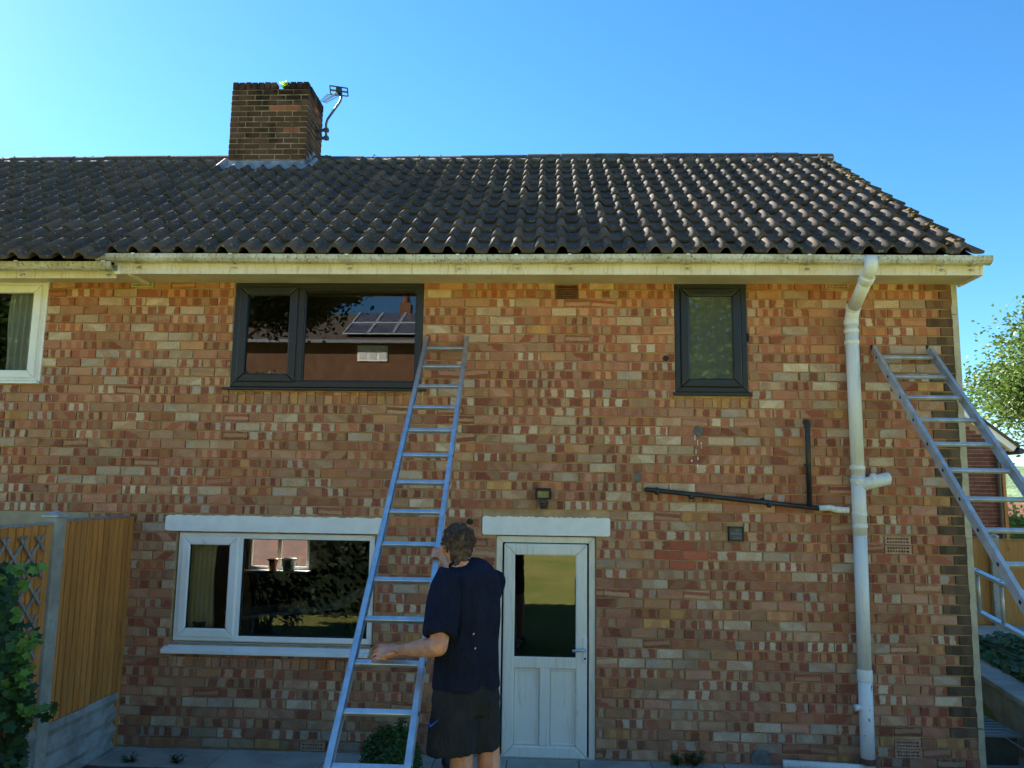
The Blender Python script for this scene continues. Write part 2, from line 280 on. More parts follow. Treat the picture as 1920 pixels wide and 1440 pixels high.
class MB:
    def __init__(s): s.v = []; s.f = []
    def add(s, vs, fs):
        b = len(s.v); s.v += [tuple(x) for x in vs]; s.f += [tuple(b+i for i in f) for f in fs]; return s
    def box(s, a, b):
        x0, y0, z0 = a; x1, y1, z1 = b
        return s.add([(x0,y0,z0),(x1,y0,z0),(x1,y1,z0),(x0,y1,z0),(x0,y0,z1),(x1,y0,z1),(x1,y1,z1),(x0,y1,z1)],
                     [(0,3,2,1),(4,5,6,7),(0,1,5,4),(1,2,6,5),(2,3,7,6),(3,0,4,7)])
    def obox(s, c, ax, ay, az):
        c, ax, ay, az = map(Vector, (c, ax, ay, az)); vs = []
        for k in (-1, 1):
            for i, j in ((-1,-1),(1,-1),(1,1),(-1,1)): vs.append(c+ax*i+ay*j+az*k)
        return s.add(vs, [(0,3,2,1),(4,5,6,7),(0,1,5,4),(1,2,6,5),(2,3,7,6),(3,0,4,7)])
    def beam(s, p, q, wdt, dep, up=(0,0,1)):
        p, q = Vector(p), Vector(q); d = (q-p); n = d.normalized(); sx = n.cross(Vector(up)).normalized(); sy = sx.cross(n).normalized()
        return s.obox((p+q)/2, sx*wdt/2, n*d.length/2, sy*dep/2)
    def tube(s, pts, rad, n=12, caps=True, flat=1.0, ref=None):
        pts = [Vector(p) for p in pts]; rad = rad if isinstance(rad, (list, tuple)) else [rad]*len(pts); vs = []; prev = None
        for i, p in enumerate(pts):
            d = (pts[min(i+1, len(pts)-1)]-pts[max(i-1, 0)]).normalized()
            a = prev if prev is not None else (Vector(ref) if ref else (Vector((0,0,1)) if abs(d.z) < .9 else Vector((1,0,0))))
            a = (a-d*a.dot(d)).normalized(); b = d.cross(a); prev = a
            for k in range(n):
                t = 2*math.pi*k/n; vs.append(p+(a*math.cos(t)+b*math.sin(t)*flat)*rad[i])
        fs = [(i*n+k, i*n+(k+1)%n, (i+1)*n+(k+1)%n, (i+1)*n+k) for i in range(len(pts)-1) for k in range(n)]
        if caps: fs += [tuple(range(n-1, -1, -1)), tuple((len(pts)-1)*n+k for k in range(n))]
        return s.add(vs, fs)
    def lathe(s, c, prof, n=20, axis=(0,0,1)):
        c = Vector(c); q = Vector((0,0,1)).rotation_difference(Vector(axis)); vs = []
        for r, z in prof:
            for k in range(n): vs.append(c+q @ Vector((r*math.cos(2*math.pi*k/n), r*math.sin(2*math.pi*k/n), z)))
        m = len(prof); fs = [(i*n+k, i*n+(k+1)%n, (i+1)*n+(k+1)%n, (i+1)*n+k) for i in range(m-1) for k in range(n)]
        fs += [tuple(range(n-1, -1, -1)), tuple((m-1)*n+k for k in range(n))]
        return s.add(vs, fs)
    def mesh(s, name):
        me = bpy.data.meshes.new(name); me.from_pydata(s.v, [], s.f); me.update(); return me
    def build(s, name, mat, parent=None, smooth=False, bev=0, seg=2, label=None, kind=None):
        o = link(name, s.mesh(name), mat, parent, smooth)
        if bev:
            m = o.modifiers.new('bevel', 'BEVEL'); m.width = bev; m.segments = seg; m.limit_method = 'ANGLE'; m.angle_limit = R(40)
        if smooth == 'auto' or (smooth and bev): pass
        return tag(o, label=label, kind=kind)

# ================================================================== THE SETTING
def ground_h(x, y):
    d = -y
    z = 0.0
    if d > 2.0: z += 0.42*min(1, (d-2.0)/5.0)**0.9 + 0.2*min(1, max(0, (d-2.0)/0.6))
    if d > 7: z += 0.16*(d-7) if d < 32 else 0.16*25+0.02*(d-32)
    t = min(1, max(0, (x-4.15)/0.3)); 
    if y > -3.0: z = z*(1-t)+0.42*t
    if y > 6: z -= 0.01*(y-6)
    if x > 10: z -= 0.035*(x-10) if x < 160 else 5.25
    return z
def build_ground():
    xs = sorted(set([-900,-400,-150,-60,-30,-18]+[i*0.5 for i in range(-24, 25)]+[4.15,4.3,4.45,14,18,24,34,50,90,160,400,900]))
    ys = sorted(set([-900,-300,-120,-60]+[-40+i*1.0 for i in range(0, 40)]+[-1.2,-1.5,-1.99,-2.3,-2.6,-.6,-.42,0,.5,1,2,3,4,5,6,8,10,14,20,30,60,120,300,900]))
    mb = MB(); nx = len(xs)
    mb.v = [(x, y, ground_h(x, y)-0.03) for y in ys for x in xs]
    mb.f = [(j*nx+i, j*nx+i+1, (j+1)*nx+i+1, (j+1)*nx+i) for j in range(len(ys)-1) for i in range(nx-1)]
    o = mb.build('ground', 'lawn', smooth=True); tag(o, 'sloping garden lawn around the house', kind='structure')
build_ground()
# paving strip along the wall, slab by slab
pav = MB().box((-4.6, -0.46, -0.12), (3.9, 0.006, -0.032)).build('paving', 'soil'); tag(pav, 'strip of pale paving slabs along the foot of the wall', kind='structure')
xx = -4.52
while xx < 3.5:
    L = 0.6 if xx > -1.4 else 0.9
    MB().box((xx+.003, -0.445, -0.03+rng.uniform(0, .004)), (xx+L-.003, 0.0, 0.0+rng.uniform(-.003, .003))).build('paving_slab', 'slab', pav, bev=.006)
    xx += L
for i in range(36):
    x = -4.5+i*0.225
    MB().box((x+.004, -0.56, -0.12), (x+.221, -0.453, -0.012+rng.uniform(-.004, .004))).build('edging_brick', 'slab_edge', pav, bev=.005)
pt = MB().box((-3.66, -1.98, -0.12), (3.6, -0.565, -0.012)).build('bounce_patio', 'slab'); tag(pt, 'unseen pale concrete slab added to bounce light onto the wall', kind='structure')  # unseen, added so its pale top bounces light onto the lower wall
# distant hills on the right
def hills():
    mb = MB(); n = 60; 
    for j in range(8):
        for i in range(n+1):
            x = -400+1600*i/n; y = 420+j*70
            h = (8+46*math.exp(-((j-4.5)/2.2)**2))*(0.75+0.3*mnoise.noise(Vector((x*.004, y*.006, 3))))-8
            mb.v.append((x, y, h))
    mb.f = [(j*(n+1)+i, j*(n+1)+i+1, (j+1)*(n+1)+i+1, (j+1)*(n+1)+i) for j in range(7) for i in range(n)]
    tag(mb.build('hills', 'hill', smooth=True), 'hazy wooded hills in the distance', kind='structure')
hills()

# ================================================================== HOUSE
C, LB, K0, XE = 0.0825, 0.2286, 4.05, 3.575
JT = 0.0055
house = empty('brick_house', (-1, 3, 0), 'long semi-detached house of mottled red and buff brick with tiled roof', 'house')
OPEN = {'w1': (-2.905, -1.146, 3.115, 4.13), 'w2': (1.132, 1.775, 3.10, 4.13), 'lw': (-3.30, -1.505, 0.865, 1.83), 'lwl': (-3.404, -1.435, 1.83, 1.975),
        'dr': (-0.445, 0.425, -0.06, 1.845), 'drl': (-0.566, 0.55, 1.845, 2.005), 'nw': (-6.3, -4.71, 3.16, 4.13), 'nl': (-6.3, -4.11, 1.86, 1.985)}
AIR = [(-3.896, -3.683, 4.06, 4.13, 'airbrick_cream', 1), (2.476, 2.69, 4.06, 4.118, 'airbrick', 1), (2.889, 3.11, 1.74, 1.895, 'airbrick', 2),
       (2.892, 3.105, 0.085, 0.235, 'airbrick', 2), (-2.093, -1.88, 0.005, 0.08, 'airbrick', 1)]
SMALL = [(0.057, 0.262, 3.968, 4.092), (1.566, 1.695, 1.827, 1.952)]
HOLES = [OPEN[k] for k in ('w1', 'w2', 'lw', 'dr', 'nw')]
CUTS = list(OPEN.values())+[a[:4] for a in AIR]+SMALL
wall = None
def build_wall():
    global wall
    # mortar body with reveals
    mb = MB(); x0, x1, z0, z1 = -13.0, XE, -0.4, 4.13
    xs = sorted({x0, x1}|{h[0] for h in HOLES}|{h[1] for h in HOLES}); zs = sorted({z0, z1}|{h[2] for h in HOLES}|{h[3] for h in HOLES})
    def hole(xm, zm): return any(h[0] < xm < h[1] and h[2] < zm < h[3] for h in HOLES)
    F, B = 0.013, 0.27
    for i in range(len(xs)-1):
        for j in range(len(zs)-1):
            a, b, c, d = xs[i], xs[i+1], zs[j], zs[j+1]
            if hole((a+b)/2, (c+d)/2): continue
            mb.add([(a,F,c),(b,F,c),(b,F,d),(a,F,d)], [(0,1,2,3)]); mb.add([(a,B,c),(b,B,c),(b,B,d),(a,B,d)], [(3,2,1,0)])
    for h in HOLES:
        a, b, c, d = h
        mb.add([(a,F,c),(a,B,c),(a,B,d),(a,F,d)], [(0,1,2,3)]); mb.add([(b,F,c),(b,B,c),(b,B,d),(b,F,d)], [(3,2,1,0)])
        mb.add([(a,F,c),(b,F,c),(b,B,c),(a,B,c)], [(0,1,2,3)]); mb.add([(a,F,d),(b,F,d),(b,B,d),(a,B,d)], [(3,2,1,0)])
    wall = mb.build('wall', 'mortar', house)
build_wall()
RED = [lin(166, 86, 64), lin(154, 76, 56), lin(176, 96, 68), lin(146, 74, 56), lin(182, 106, 76)]
ORG = [lin(198, 134, 88), lin(188, 124, 80), lin(204, 144, 98)]
BUF = [lin(198, 154, 116), lin(186, 140, 104), lin(206, 164, 128), lin(178, 132, 98)]
CRM = [lin(218, 192, 162), lin(204, 178, 150), lin(194, 164, 134), lin(186, 164, 144)]
PNK = [lin(204, 146, 116), lin(196, 134, 104), lin(190, 124, 96)]
YEL = [lin(212, 158, 92), lin(204, 148, 86)]
DRK = [lin(86, 70, 52), lin(74, 62, 48), lin(96, 74, 60), lin(66, 58, 46)]
def mixc(a, b, t): return tuple(a[i]*(1-t)+b[i]*t for i in range(4))
def brick_style(x, z, quoin=False, edge=False):
    r = rng.random(); hi = max(0.0, min(1.0, (z-3.3)/0.75))
    if quoin: c = rng.choice(DRK); d = mixc(c, rng.choice(BUF), .15); bp = (rng.uniform(3, 7), 0, rng.random())
    elif 0.97 < x < 1.31 and 1.58 < z < 1.84: c = rng.choice([lin(186, 92, 66), lin(194, 100, 72)]); d = c; bp = (0, 0, .25)
    elif r < 0.56:
        c = rng.choice(RED); d = rng.choice(BUF+BUF+CRM+PNK+ORG); n = rng.choice([1.5, 1.5, 2, 2, 2.5, 2.5]); bp = (n/0.2286*1.0, rng.uniform(-.9, .9), rng.random())
    elif r < 0.67: c = rng.choice(RED+RED+ORG+PNK); d = mixc(c, rng.choice(BUF), .5); bp = (rng.uniform(2, 6), rng.uniform(-6, 6), rng.random())
    elif r < 0.73: c = rng.choice(RED+PNK); d = rng.choice(BUF+PNK); bp = (rng.uniform(-1.5, 1.5), rng.choice([13, 15, 18]), rng.uniform(.1, .4))
    elif r < 0.84: d = rng.choice(CRM); c = mixc(d, rng.choice(BUF), .6); bp = (rng.uniform(2, 6), rng.uniform(-8, 8), rng.random())
    elif r < 0.97: d = rng.choice(BUF+PNK); c = mixc(d, rng.choice(RED), .35); bp = (rng.uniform(3, 9), rng.uniform(-8, 8), rng.random())
    else: d = rng.choice(YEL+ORG); c = mixc(d, rng.choice(RED), .5); bp = (rng.uniform(4, 10), 0, rng.random())
    if edge and not quoin: d = rng.choice(YEL+ORG+BUF if z > 2 else PNK+ORG+BUF); c = mixc(d, rng.choice(RED), .55); bp = (rng.uniform(3, 9), 0, rng.random())
    # courses sheltered by the eaves keep their warm colour, the exposed ones have greyed
    warm = 0.42*hi
    g = lin(164, 138, 110); k = 0.10*(1-hi)
    t = lin(196, 128, 70)
    c = mixc(mixc(c, t, warm*.5), g, k); d = mixc(mixc(d, t, warm*.75), g, k)
    low = max(0, (0.35-z)/0.35)*.22
    dk = lin(96, 76, 62); c = mixc(c, dk, low); d = mixc(d, dk, low)
    v = rng.choice([rng.uniform(.82, 1.08), rng.uniform(.74, .98)]) if not quoin else rng.uniform(.7, 1.0)
    gy = lambda q: mixc(q, (sum(q[:3])/3,)*3+(1,), .03)
    c, d = gy(c), gy(d)
    if d[2] > .24: v = max(v, .95)
    return tuple(min(1, q*v) for q in c[:3])+(1,), tuple(min(1, q*v) for q in d[:3])+(1,), bp
class BrickSet:
    def __init__(s): s.v = []; s.f = []; s.ca = []; s.cb = []; s.bp = []; s.uv = []
    def brick(s, x0, x1, z0, z1, st, axis='x', face=0.0, sgn=-1):
        """front brick of a wall facing -Y"""
        ch = 0.003; b = len(s.v); p = rng.uniform(-.0015, .0035); tl = [rng.uniform(-.0012, .0012) for _ in range(4)]
        j = lambda: rng.uniform(-.0016, .0016)
        o = [(x0+j(), z0+j()), (x1+j(), z0+j()), (x1+j(), z1+j()), (x0+j(), z1+j())]
        i_ = [(o[0][0]+ch, o[0][1]+ch), (o[1][0]-ch, o[1][1]+ch), (o[2][0]-ch, o[2][1]-ch), (o[3][0]+ch, o[3][1]-ch)]
        vs = [(q[0], -p+tl[k], q[1]) for k, q in enumerate(i_)]+[(q[0], -p+ch+tl[k], q[1]) for k, q in enumerate(o)]+[(q[0], 0.03, q[1]) for q in o]
        s.v += vs
        fs = [(0,1,2,3)]+[(4+k, 4+(k+1) % 4, (k+1) % 4, k) for k in range(4)]+[(8+k, 8+(k+1) % 4, 4+(k+1) % 4, 4+k) for k in range(4)]
        s.f += [tuple(b+q for q in f) for f in fs]
        n = 12; s.ca += [st[0]]*n; s.cb += [st[1]]*n; s.bp += [st[2]]*n; s.uv += [(q[0]-x0, q[2]-z0, 0) for q in vs]
    def mesh(s, name):
        me = bpy.data.meshes.new(name); me.from_pydata(s.v, [], s.f)
        for nm, dat in (('ca', s.ca), ('cb', s.cb)):
            a = me.attributes.new(nm, 'FLOAT_COLOR', 'POINT'); a.data.foreach_set('color', np.array(dat, 'f').ravel())
        for nm, dat in (('bp', s.bp), ('buv', s.uv)):
            a = me.attributes.new(nm, 'FLOAT_VECTOR', 'POINT'); a.data.foreach_set('vector', np.array(dat, 'f').ravel())
        me.update(); return me
def build_bricks():
    L = []
    def put(x0, x1, z0, z1, q=False, e=False):
        """cut the brick by every opening it runs into"""
        iv = [(x0, x1)]
        for c in CUTS:
            if c[2]-.012 < z1-.02 and c[3]+.012 > z0+.02:
                nv = []
                for a, b in iv:
                    if b <= c[0]-.006 or a >= c[1]+.006: nv.append((a, b)); continue
                    if a < c[0]-.006: nv.append((a, c[0]-.006))
                    if b > c[1]+.006: nv.append((c[1]+.006, b))
                iv = nv
        for a, b in iv:
            if b-a > 0.022: L.append((a, b, z0, z1, q, e))
    for k in range(-1, 54):
        zt = K0-k*C-JT; zb = K0-(k+1)*C+JT
        if k == -1: zt = 4.125
        xs = []; x = XE; first = True
        odd = k % 2 == 1
        while x > -6.3:
            w_ = LB if not (first and not odd) else LB/2
            if k in (44, 43): pass
            xs.append((x-w_+JT, x-JT if not first else x, first)); x -= w_+rng.uniform(-.004, .004); first = False
        # soldier bricks on edge right under the window sills
        under = []
        for key in ('w1', 'w2', 'lw'):
            h = OPEN[key]; zl = {'w1': 3.10, 'w2': 3.085, 'lw': 0.785}[key]
            if zb < zl-0.03 <= zt+.035 and zb < zl-.03 < zt+.03 and not any(u[0] == h[0] for u in under): under.append((h[0], h[1], zl))
        for a, b, q in xs:
            segs = [(a, b)]
            for u in under:
                ns = []
                for s0, s1 in segs:
                    if s1 <= u[0]+.01 or s0 >= u[1]-.01: ns.append((s0, s1)); continue
                    if s0 < u[0]: ns.append((s0, u[0]-.004))
                    if s1 > u[1]: ns.append((u[1]+.004, s1))
                segs = ns
            for s0, s1 in segs: put(s0, s1, zb, zt, q and k < 46)
        for u in under:
            n = round((u[1]-u[0])/0.079); 
            for i in range(n):
                a = u[0]+(u[1]-u[0])*i/n; L.append((a+.004, a+(u[1]-u[0])/n-.004, zb, min(zt+.01, u[2]-.006), False, True))
    return L
bricks = build_bricks()
def seen_area(b):
    x = (b[0]+b[1])/2; z = (b[2]+b[3])/2
    if z < 0 or x < -3.65 or (-1.75 < x < -.45 and z < 2.4) or (-1.2 < x < -.6 and z < 3.5): return 0
    d = math.sqrt(x*x+7.02**2+(z-2.2)**2); return (b[1]-b[0])*(b[3]-b[2])/d**3
order = sorted(range(len(bricks)), key=lambda i: -seen_area(bricks[i]))
solo = set(order[:300]); rest = BrickSet()
for i, b in enumerate(bricks):
    st = brick_style((b[0]+b[1])/2, (b[2]+b[3])/2, b[4], b[5])
    if i in solo:
        s = BrickSet(); s.brick(*b[:4], st); link('brick', s.mesh('brick'), 'brick', wall)
    else: rest.brick(*b[:4], st)
tag(link('brickwork', rest.mesh('brickwork'), 'brick', wall), kind='stuff')
# the rest of the shell: gable, rear wall, ceiling, roof deck
def shell():
    mb = MB(); F = .27
    mb.add([(XE, .008, -.4), (XE, 6.4, -.4), (XE, 6.4, 4.13), (XE, 3.03, 6.55), (XE, .008, 4.4)], [(0,1,2,3,4)])
    mb.add([(-13, .008, -.4), (-13, 6.4, -.4), (-13, 6.4, 4.13), (-13, 3.03, 6.55), (-13, .008, 4.4)], [(4,3,2,1,0)])
    a, b, c, d = at(466, 1035, 6.35).x, at(580, 1035, 6.35).x, at(520, 1068, 6.35).z, at(520, 1004, 6.35).z
    for p, q, r_, t in ((-13, a, -.4, 4.3), (b, XE, -.4, 4.3), (a, b, -.4, c), (a, b, d, 4.3)): mb.add([(p, 6.4, r_), (q, 6.4, r_), (q, 6.4, t), (p, 6.4, t)], [(3,2,1,0)])
    mb.build('gable_wall', 'mortar', house)
shell()
# cream render board edge of the gable with its two joints
rb = []
for z0, z1 in ((-.3, .33), (.34, 1.88), (1.885, 3.83), (3.835, 4.12)):
    m = MB(); n = max(2, int((z1-z0)/.05)); vs = []
    for i in range(n+1):
        z = z0+(z1-z0)*i/n; e = rng.uniform(-.006, .006)
        vs += [(XE-.004+e, -.004, z), (XE+.047, -.006, z), (XE+.047, .5, z), (XE+.002, .5, z)]
    m.add(vs, [(4*i+a, 4*i+(a+1) % 4, 4*i+4+(a+1) % 4, 4*i+4+a) for i in range(n) for a in range(4)]+[(3,2,1,0), tuple(4*n+a for a in range(4))])
    m.build('render_board', 'render', house)

# ---- air bricks, vents, lintels, patches
for x0, x1, z0, z1, mt, rows in AIR:
    a = MB(); nx, h = 8, (z1-z0)/rows
    for r_ in range(rows):
        zz0 = z0+r_*h+.003; zz1 = zz0+h-.006; fx0, fx1 = x0+.02, x1-.02; hz = (zz1-zz0)/7
        zl = [zz0, zz0+hz*1.4, zz0+hz*2.8, zz0+hz*4.2, zz0+hz*5.6, zz1]
        a.box((x0, -.004, zl[0]), (x1, .03, zl[1])); a.box((x0, -.004, zl[2]), (x1, .03, zl[3])); a.box((x0, -.004, zl[4]), (x1, .03, zl[5]))
        stp = (fx1-fx0)/nx
        for zz in ((zl[1], zl[2]), (zl[3], zl[4])):
            a.box((x0, -.004, zz[0]), (fx0, .03, zz[1])); a.box((fx1, -.004, zz[0]), (x1, .03, zz[1]))
            for i in range(nx-1): a.box((fx0+stp*(i+.68), -.004, zz[0]), (fx0+stp*(i+1.12), .03, zz[1]))
    o = a.build('air_brick', mt, house); MB().box((x0+.004, .012, z0+.004), (x1-.004, .032, z1-.004)).build('cavity', 'void', o)
x0, x1, z0, z1 = SMALL[0]
a = MB().box((x0, -.008, z0), (x0+.014, .03, z1)).box((x1-.014, -.008, z0), (x1, .03, z1)).box((x0+.014, -.008, z0), (x1-.014, .03, z0+.012)).box((x0+.014, -.008, z1-.012), (x1-.014, .03, z1))
vent = a.build('louvre_vent', 'terracotta', house); tag(vent, 'dark terracotta louvre vent under the eaves')
for i in range(6):
    z = z0+.02+i*.0165; MB().obox(((x0+x1)/2, .004, z), ((x1-x0)/2-.016, 0, 0), (0, .012, .007), (0, -.0015, .003)).build('louvre', 'terracotta', vent)
MB().box((x0+.01, .02, z0+.01), (x1-.01, .035, z1-.01)).build('cavity', 'void', vent)
x0, x1, z0, z1 = SMALL[1]
a = MB().box((x0, -.03, z0), (x0+.01, .03, z1)).box((x1-.01, -.03, z0), (x1, .03, z1)).box((x0+.01, -.03, z0), (x1-.01, .03, z0+.01)).box((x0+.01, -.03, z1-.01), (x1-.01, .03, z1))
ev = a.build('extractor_vent', 'black_plastic', house, bev=.002); tag(ev, 'small square grey extractor vent with flaps')
for i in range(3):
    zz = z0+.012+i*(z1-z0-.02)/3; MB().obox(((x0+x1)/2, -.014, zz+.017), ((x1-x0)/2-.012, 0, 0), (0, .004, .016), (0, -.002, .0005)).build('flap', 'cement', ev)
MB().box((x0+.005, .01, z0+.005), (x1-.005, .035, z1-.005)).build('cavity', 'void', ev)
def lintel(x0, x1, z0, z1, mt, y=-.012, ragged=True):
    m = MB(); n = 60; top = []
    vs = []
    for i in range(n+1):
        x = x0+(x1-x0)*i/n; t = z1+(rng.uniform(-.004, .006) if ragged else 0); b = z0+(rng.uniform(-.001, .001) if ragged else 0)
        if i in (0, n): t -= .012; b += .01
        vs += [(x, y, b), (x, y-.001, t), (x, .06, t), (x, .06, b)]
    m.add(vs, [(4*i+a, 4*i+4+a, 4*i+4+(a+1) % 4, 4*i+(a+1) % 4) for i in range(n) for a in range(4)]+[(0,1,2,3), tuple(4*n+a for a in (3,2,1,0))])
    return m.build('lintel', mt, house)
lintel(-3.404, -1.435, 1.836, 1.973, 'white_paint'); lintel(-.566, .55, 1.849, 2.005, 'white_paint')
lintel(-6.3, -4.115, 1.865, 1.985, 'concrete_lintel', -.004, False)
def patch(px, py, rx, rz, mt='cement', drips=0):
    c = at(px, py, 0); m = MB(); n = 14
    vs = [(c.x, -.012, c.z)]+[(c.x+rx*math.cos(6.283*i/n)*rng.uniform(.8, 1.15), -.008, c.z+rz*math.sin(6.283*i/n)*rng.uniform(.8, 1.15)) for i in range(n)]
    vs += [(c.x+(v[0]-c.x)*1.06, .012, c.z+(v[2]-c.z)*1.06) for v in vs[1:]]
    m.add(vs, [(0, 1+i, 1+(i+1) % n) for i in range(n)]+[(1+i, 1+n+i, 1+n+(i+1) % n, 1+(i+1) % n) for i in range(n)])
    return m.build('mortar_or_dark_patch', mt, house)
patch(1310, 808, .037, .045); patch(1195, 895, .035, .045); patch(1427, 1423, .09, .07); patch(881, 978, .03, .03, 'seal')  # the last, near-black one paints in the shade of a wall hole
patch(1248, 672, .03, .025, 'seal'); patch(1429, 938, .02, .02, 'seal')
for i in range(12):     # old paint drips on the bricks
    c = at(rng.uniform(1292, 1316), rng.uniform(815, 935), 0); h = rng.uniform(.006, .03); s = rng.uniform(.002, .005)
    MB().box((c.x-s, -.0062, c.z-h), (c.x+s, .002, c.z+h)).build('paint_drip', 'white_paint', house, bev=.001)

# ---- windows and door
def bars(parent, nm, x0, x1, z0, z1, y0, y1, wd, mt, bev=.006):
    m = MB()
    for p in ([(x0,z0),(x1,z0),(x1-wd,z0+wd),(x0+wd,z0+wd)], [(x1,z0),(x1,z1),(x1-wd,z1-wd),(x1-wd,z0+wd)], [(x1,z1),(x0,z1),(x0+wd,z1-wd),(x1-wd,z1-wd)], [(x0,z1),(x0,z0),(x0+wd,z0+wd),(x0+wd,z1-wd)]):
        m.add([(q[0], y0, q[1]) for q in p]+[(q[0], y1, q[1]) for q in p], [(0,1,2,3),(7,6,5,4)]+[(k, k+4, (k+1) % 4+4, (k+1) % 4) for k in range(4)])
    return m.build(nm, mt, parent, bev=bev)
def pane(parent, x0, x1, z0, z1, y, mt='glass', nm='pane'):
    return MB().box((x0, y, z0), (x1, y+.004, z1)).build(nm, mt, parent)
def pane_single(parent, x0, x1, z0, z1, y, mt='glass', tilt=(0, 0)):
    # one sheet: a sealed unit reads as one mirror from here
    return MB().add([(x0, y, z0), (x1, y+tilt[0], z0), (x1, y+tilt[0]+tilt[1], z1), (x0, y+tilt[1], z1)], [(0,1,2,3)]).build('pane', mt, parent)
def room(x0, x1, z0, z1, depth, mt):
    m = MB(); y0, y1 = .27, .27+depth
    m.add([(x0,y0,z0),(x1,y0,z0),(x1,y1,z0),(x0,y1,z0),(x0,y0,z1),(x1,y0,z1),(x1,y1,z1),(x0,y1,z1)], [(0,1,2,3),(7,6,5,4),(1,5,6,2),(2,6,7,3),(3,7,4,0)])
    return m.build('room', mt, house)
# upper left, anthracite
win = bars(house, 'window', -2.903, -1.148, 3.135, 4.118, .004, .075, .058, 'anthracite'); tag(win, 'wide anthracite window with one casement and one fixed pane')
xm = at(561, 640).x
MB().box((xm-.032, .0065, 3.19), (xm+.032, .07, 4.062)).build('mullion', 'anthracite', win, bev=.006)
s = bars(win, 'sash', -2.855, xm-.026, 3.18, 4.072, -.012, .05, .078, 'anthracite', .012)
pane_single(win, -2.78, xm-.1, 3.255, 4.0, .022, 'glass_dark', (.001, .001)); pane_single(win, xm+.03, -1.203, 3.19, 4.063, .03, 'glass_dark', (-.002, .001))
bars(win, 'glazing_bead', xm+.031, -1.205, 3.192, 4.061, .012, .03, .014, 'anthracite', .003)
MB().add([(-2.96, -.045, 3.105), (-1.1, -.045, 3.105), (-1.1, .05, 3.105), (-2.96, .05, 3.105), (-2.96, -.045, 3.126), (-1.1, -.045, 3.126), (-1.1, .05, 3.136), (-2.96, .05, 3.136)], [(0,3,2,1),(4,5,6,7),(0,1,5,4),(1,2,6,5),(2,3,7,6),(3,0,4,7)]).build('sill', 'anthracite', win, bev=.004)
room(-3.4, -.7, 2.55, 4.2, 3.0, 'room_brown')
# upper small
win = bars(house, 'window', 1.134, 1.773, 3.12, 4.113, .004, .075, .05, 'anthracite'); tag(win, 'small anthracite window with obscure glass')
bars(win, 'sash', 1.185, 1.722, 3.168, 4.068, -.012, .05, .075, 'anthracite', .012)
pane_single(win, 1.258, 1.65, 3.24, 3.995, .022, 'obscure', (.003, -.002))
MB().box((1.11, -.04, 3.088), (1.797, .05, 3.118)).build('sill', 'anthracite', win, bev=.005)
MB().box((1.775, -.004, 3.58), (1.79, .03, 3.66)).build('foam_seal', 'seal', win, bev=.006)
room(.9, 2.2, 2.55, 4.2, 1.5, 'room_grey')
# lower left, white
wy = .035
win = bars(house, 'window', -3.288, -1.517, .885, 1.822, wy, wy+.07, .05, 'upvc'); tag(win, 'wide white window with a casement beside a fixed pane')
xm = at(443, 1100).x
MB().box((xm-.03, wy+.0025, .93), (xm+.03, wy+.065, 1.775)).build('mullion', 'upvc', win, bev=.006)
bars(win, 'sash', -3.258, xm-.012, .915, 1.795, wy-.014, wy+.04, .082, 'upvc', .014)
pane_single(win, -3.178, xm-.092, .995, 1.715, wy+.02, 'glass', (.001, .002)); pane_single(win, xm+.03, -1.567, .932, 1.775, wy+.03, 'glass', (0, .003))
bars(win, 'gasket', -3.182, xm-.088, .991, 1.719, wy-.004, wy+.02, .008, 'seal', 0); bars(win, 'gasket', xm+.028, -1.565, .93, 1.777, wy+.004, wy+.03, .009, 'seal', 0)
MB().add([(-3.345, -.06, .79), (-1.53, -.06, .79), (-1.53, .07, .80), (-3.345, .07, .80), (-3.345, -.06, .825), (-1.53, -.06, .825), (-1.53, .07, .872), (-3.345, .07, .872)], [(0,3,2,1),(4,5,6,7),(0,1,5,4),(1,2,6,5),(2,3,7,6),(3,0,4,7)]).build('sill', 'upvc', win, bev=.005)
# neighbour's upper window, white
win = bars(house, 'window', -6.3, -4.715, 3.175, 4.117, .015, .08, .05, 'upvc'); tag(win, "neighbour's white window with a pale curtain behind it")
bars(win, 'sash', -6.25, -4.75, 3.2, 4.085, -.004, .05, .075, 'upvc', .012)
pane_single(win, -6.2, -4.82, 3.27, 4.01, .03, 'glass', (.003, .001))
MB().box((-6.3, -.04, 3.145), (-4.69, .05, 3.168)).build('sill', 'upvc', win, bev=.004)
MB().box((-4.702, -.012, 3.17), (-4.682, .02, 4.115)).build('trim', 'upvc', win, bev=.003)
room(-6.6, -4.4, 2.55, 4.2, 3.0, 'room_grey')
# door
door = bars(house, 'door', -.443, .423, -.05, 1.838, .03, .1, .055, 'upvc_door'); tag(door, 'white half-glazed back door with two lower panels')
bars(door, 'leaf_frame', -.372, .352, -.005, 1.775, .012, .075, .1, 'upvc_door', .012)
zr = at(1000, 1243).z
MB().box((-.28, .0145, zr-.05), (.26, .07, zr+.05)).build('mid_rail', 'upvc_door', door, bev=.01)
xc = -.01
MB().box((xc-.045, .0135, .09), (xc+.045, .07, zr-.045)).build('muntin', 'upvc_door', door, bev=.01)
for a0, a1 in ((-.275, xc-.045), (xc+.045, .255)):
    MB().box((a0, .034, .09), (a1, .06, zr-.045)).build('panel', 'upvc_door', door, bev=.004)
    bars(door, 'panel_bead', a0+.006, a1-.006, .1, zr-.055, .024, .036, .014, 'upvc_door', .004)
pane_single(door, -.275, .255, zr+.048, 1.68, .04, 'glass_door', (.002, -.028))
bars(door, 'gasket', -.276, .256, zr+.046, 1.68, .02, .04, .01, 'seal', 0)
hp = at(1097, 1218, 0)
hd = MB().box((hp.x-.018, -.004, hp.z-.11), (hp.x+.018, .014, hp.z+.1)).build('handle_plate', 'upvc', door, bev=.006)
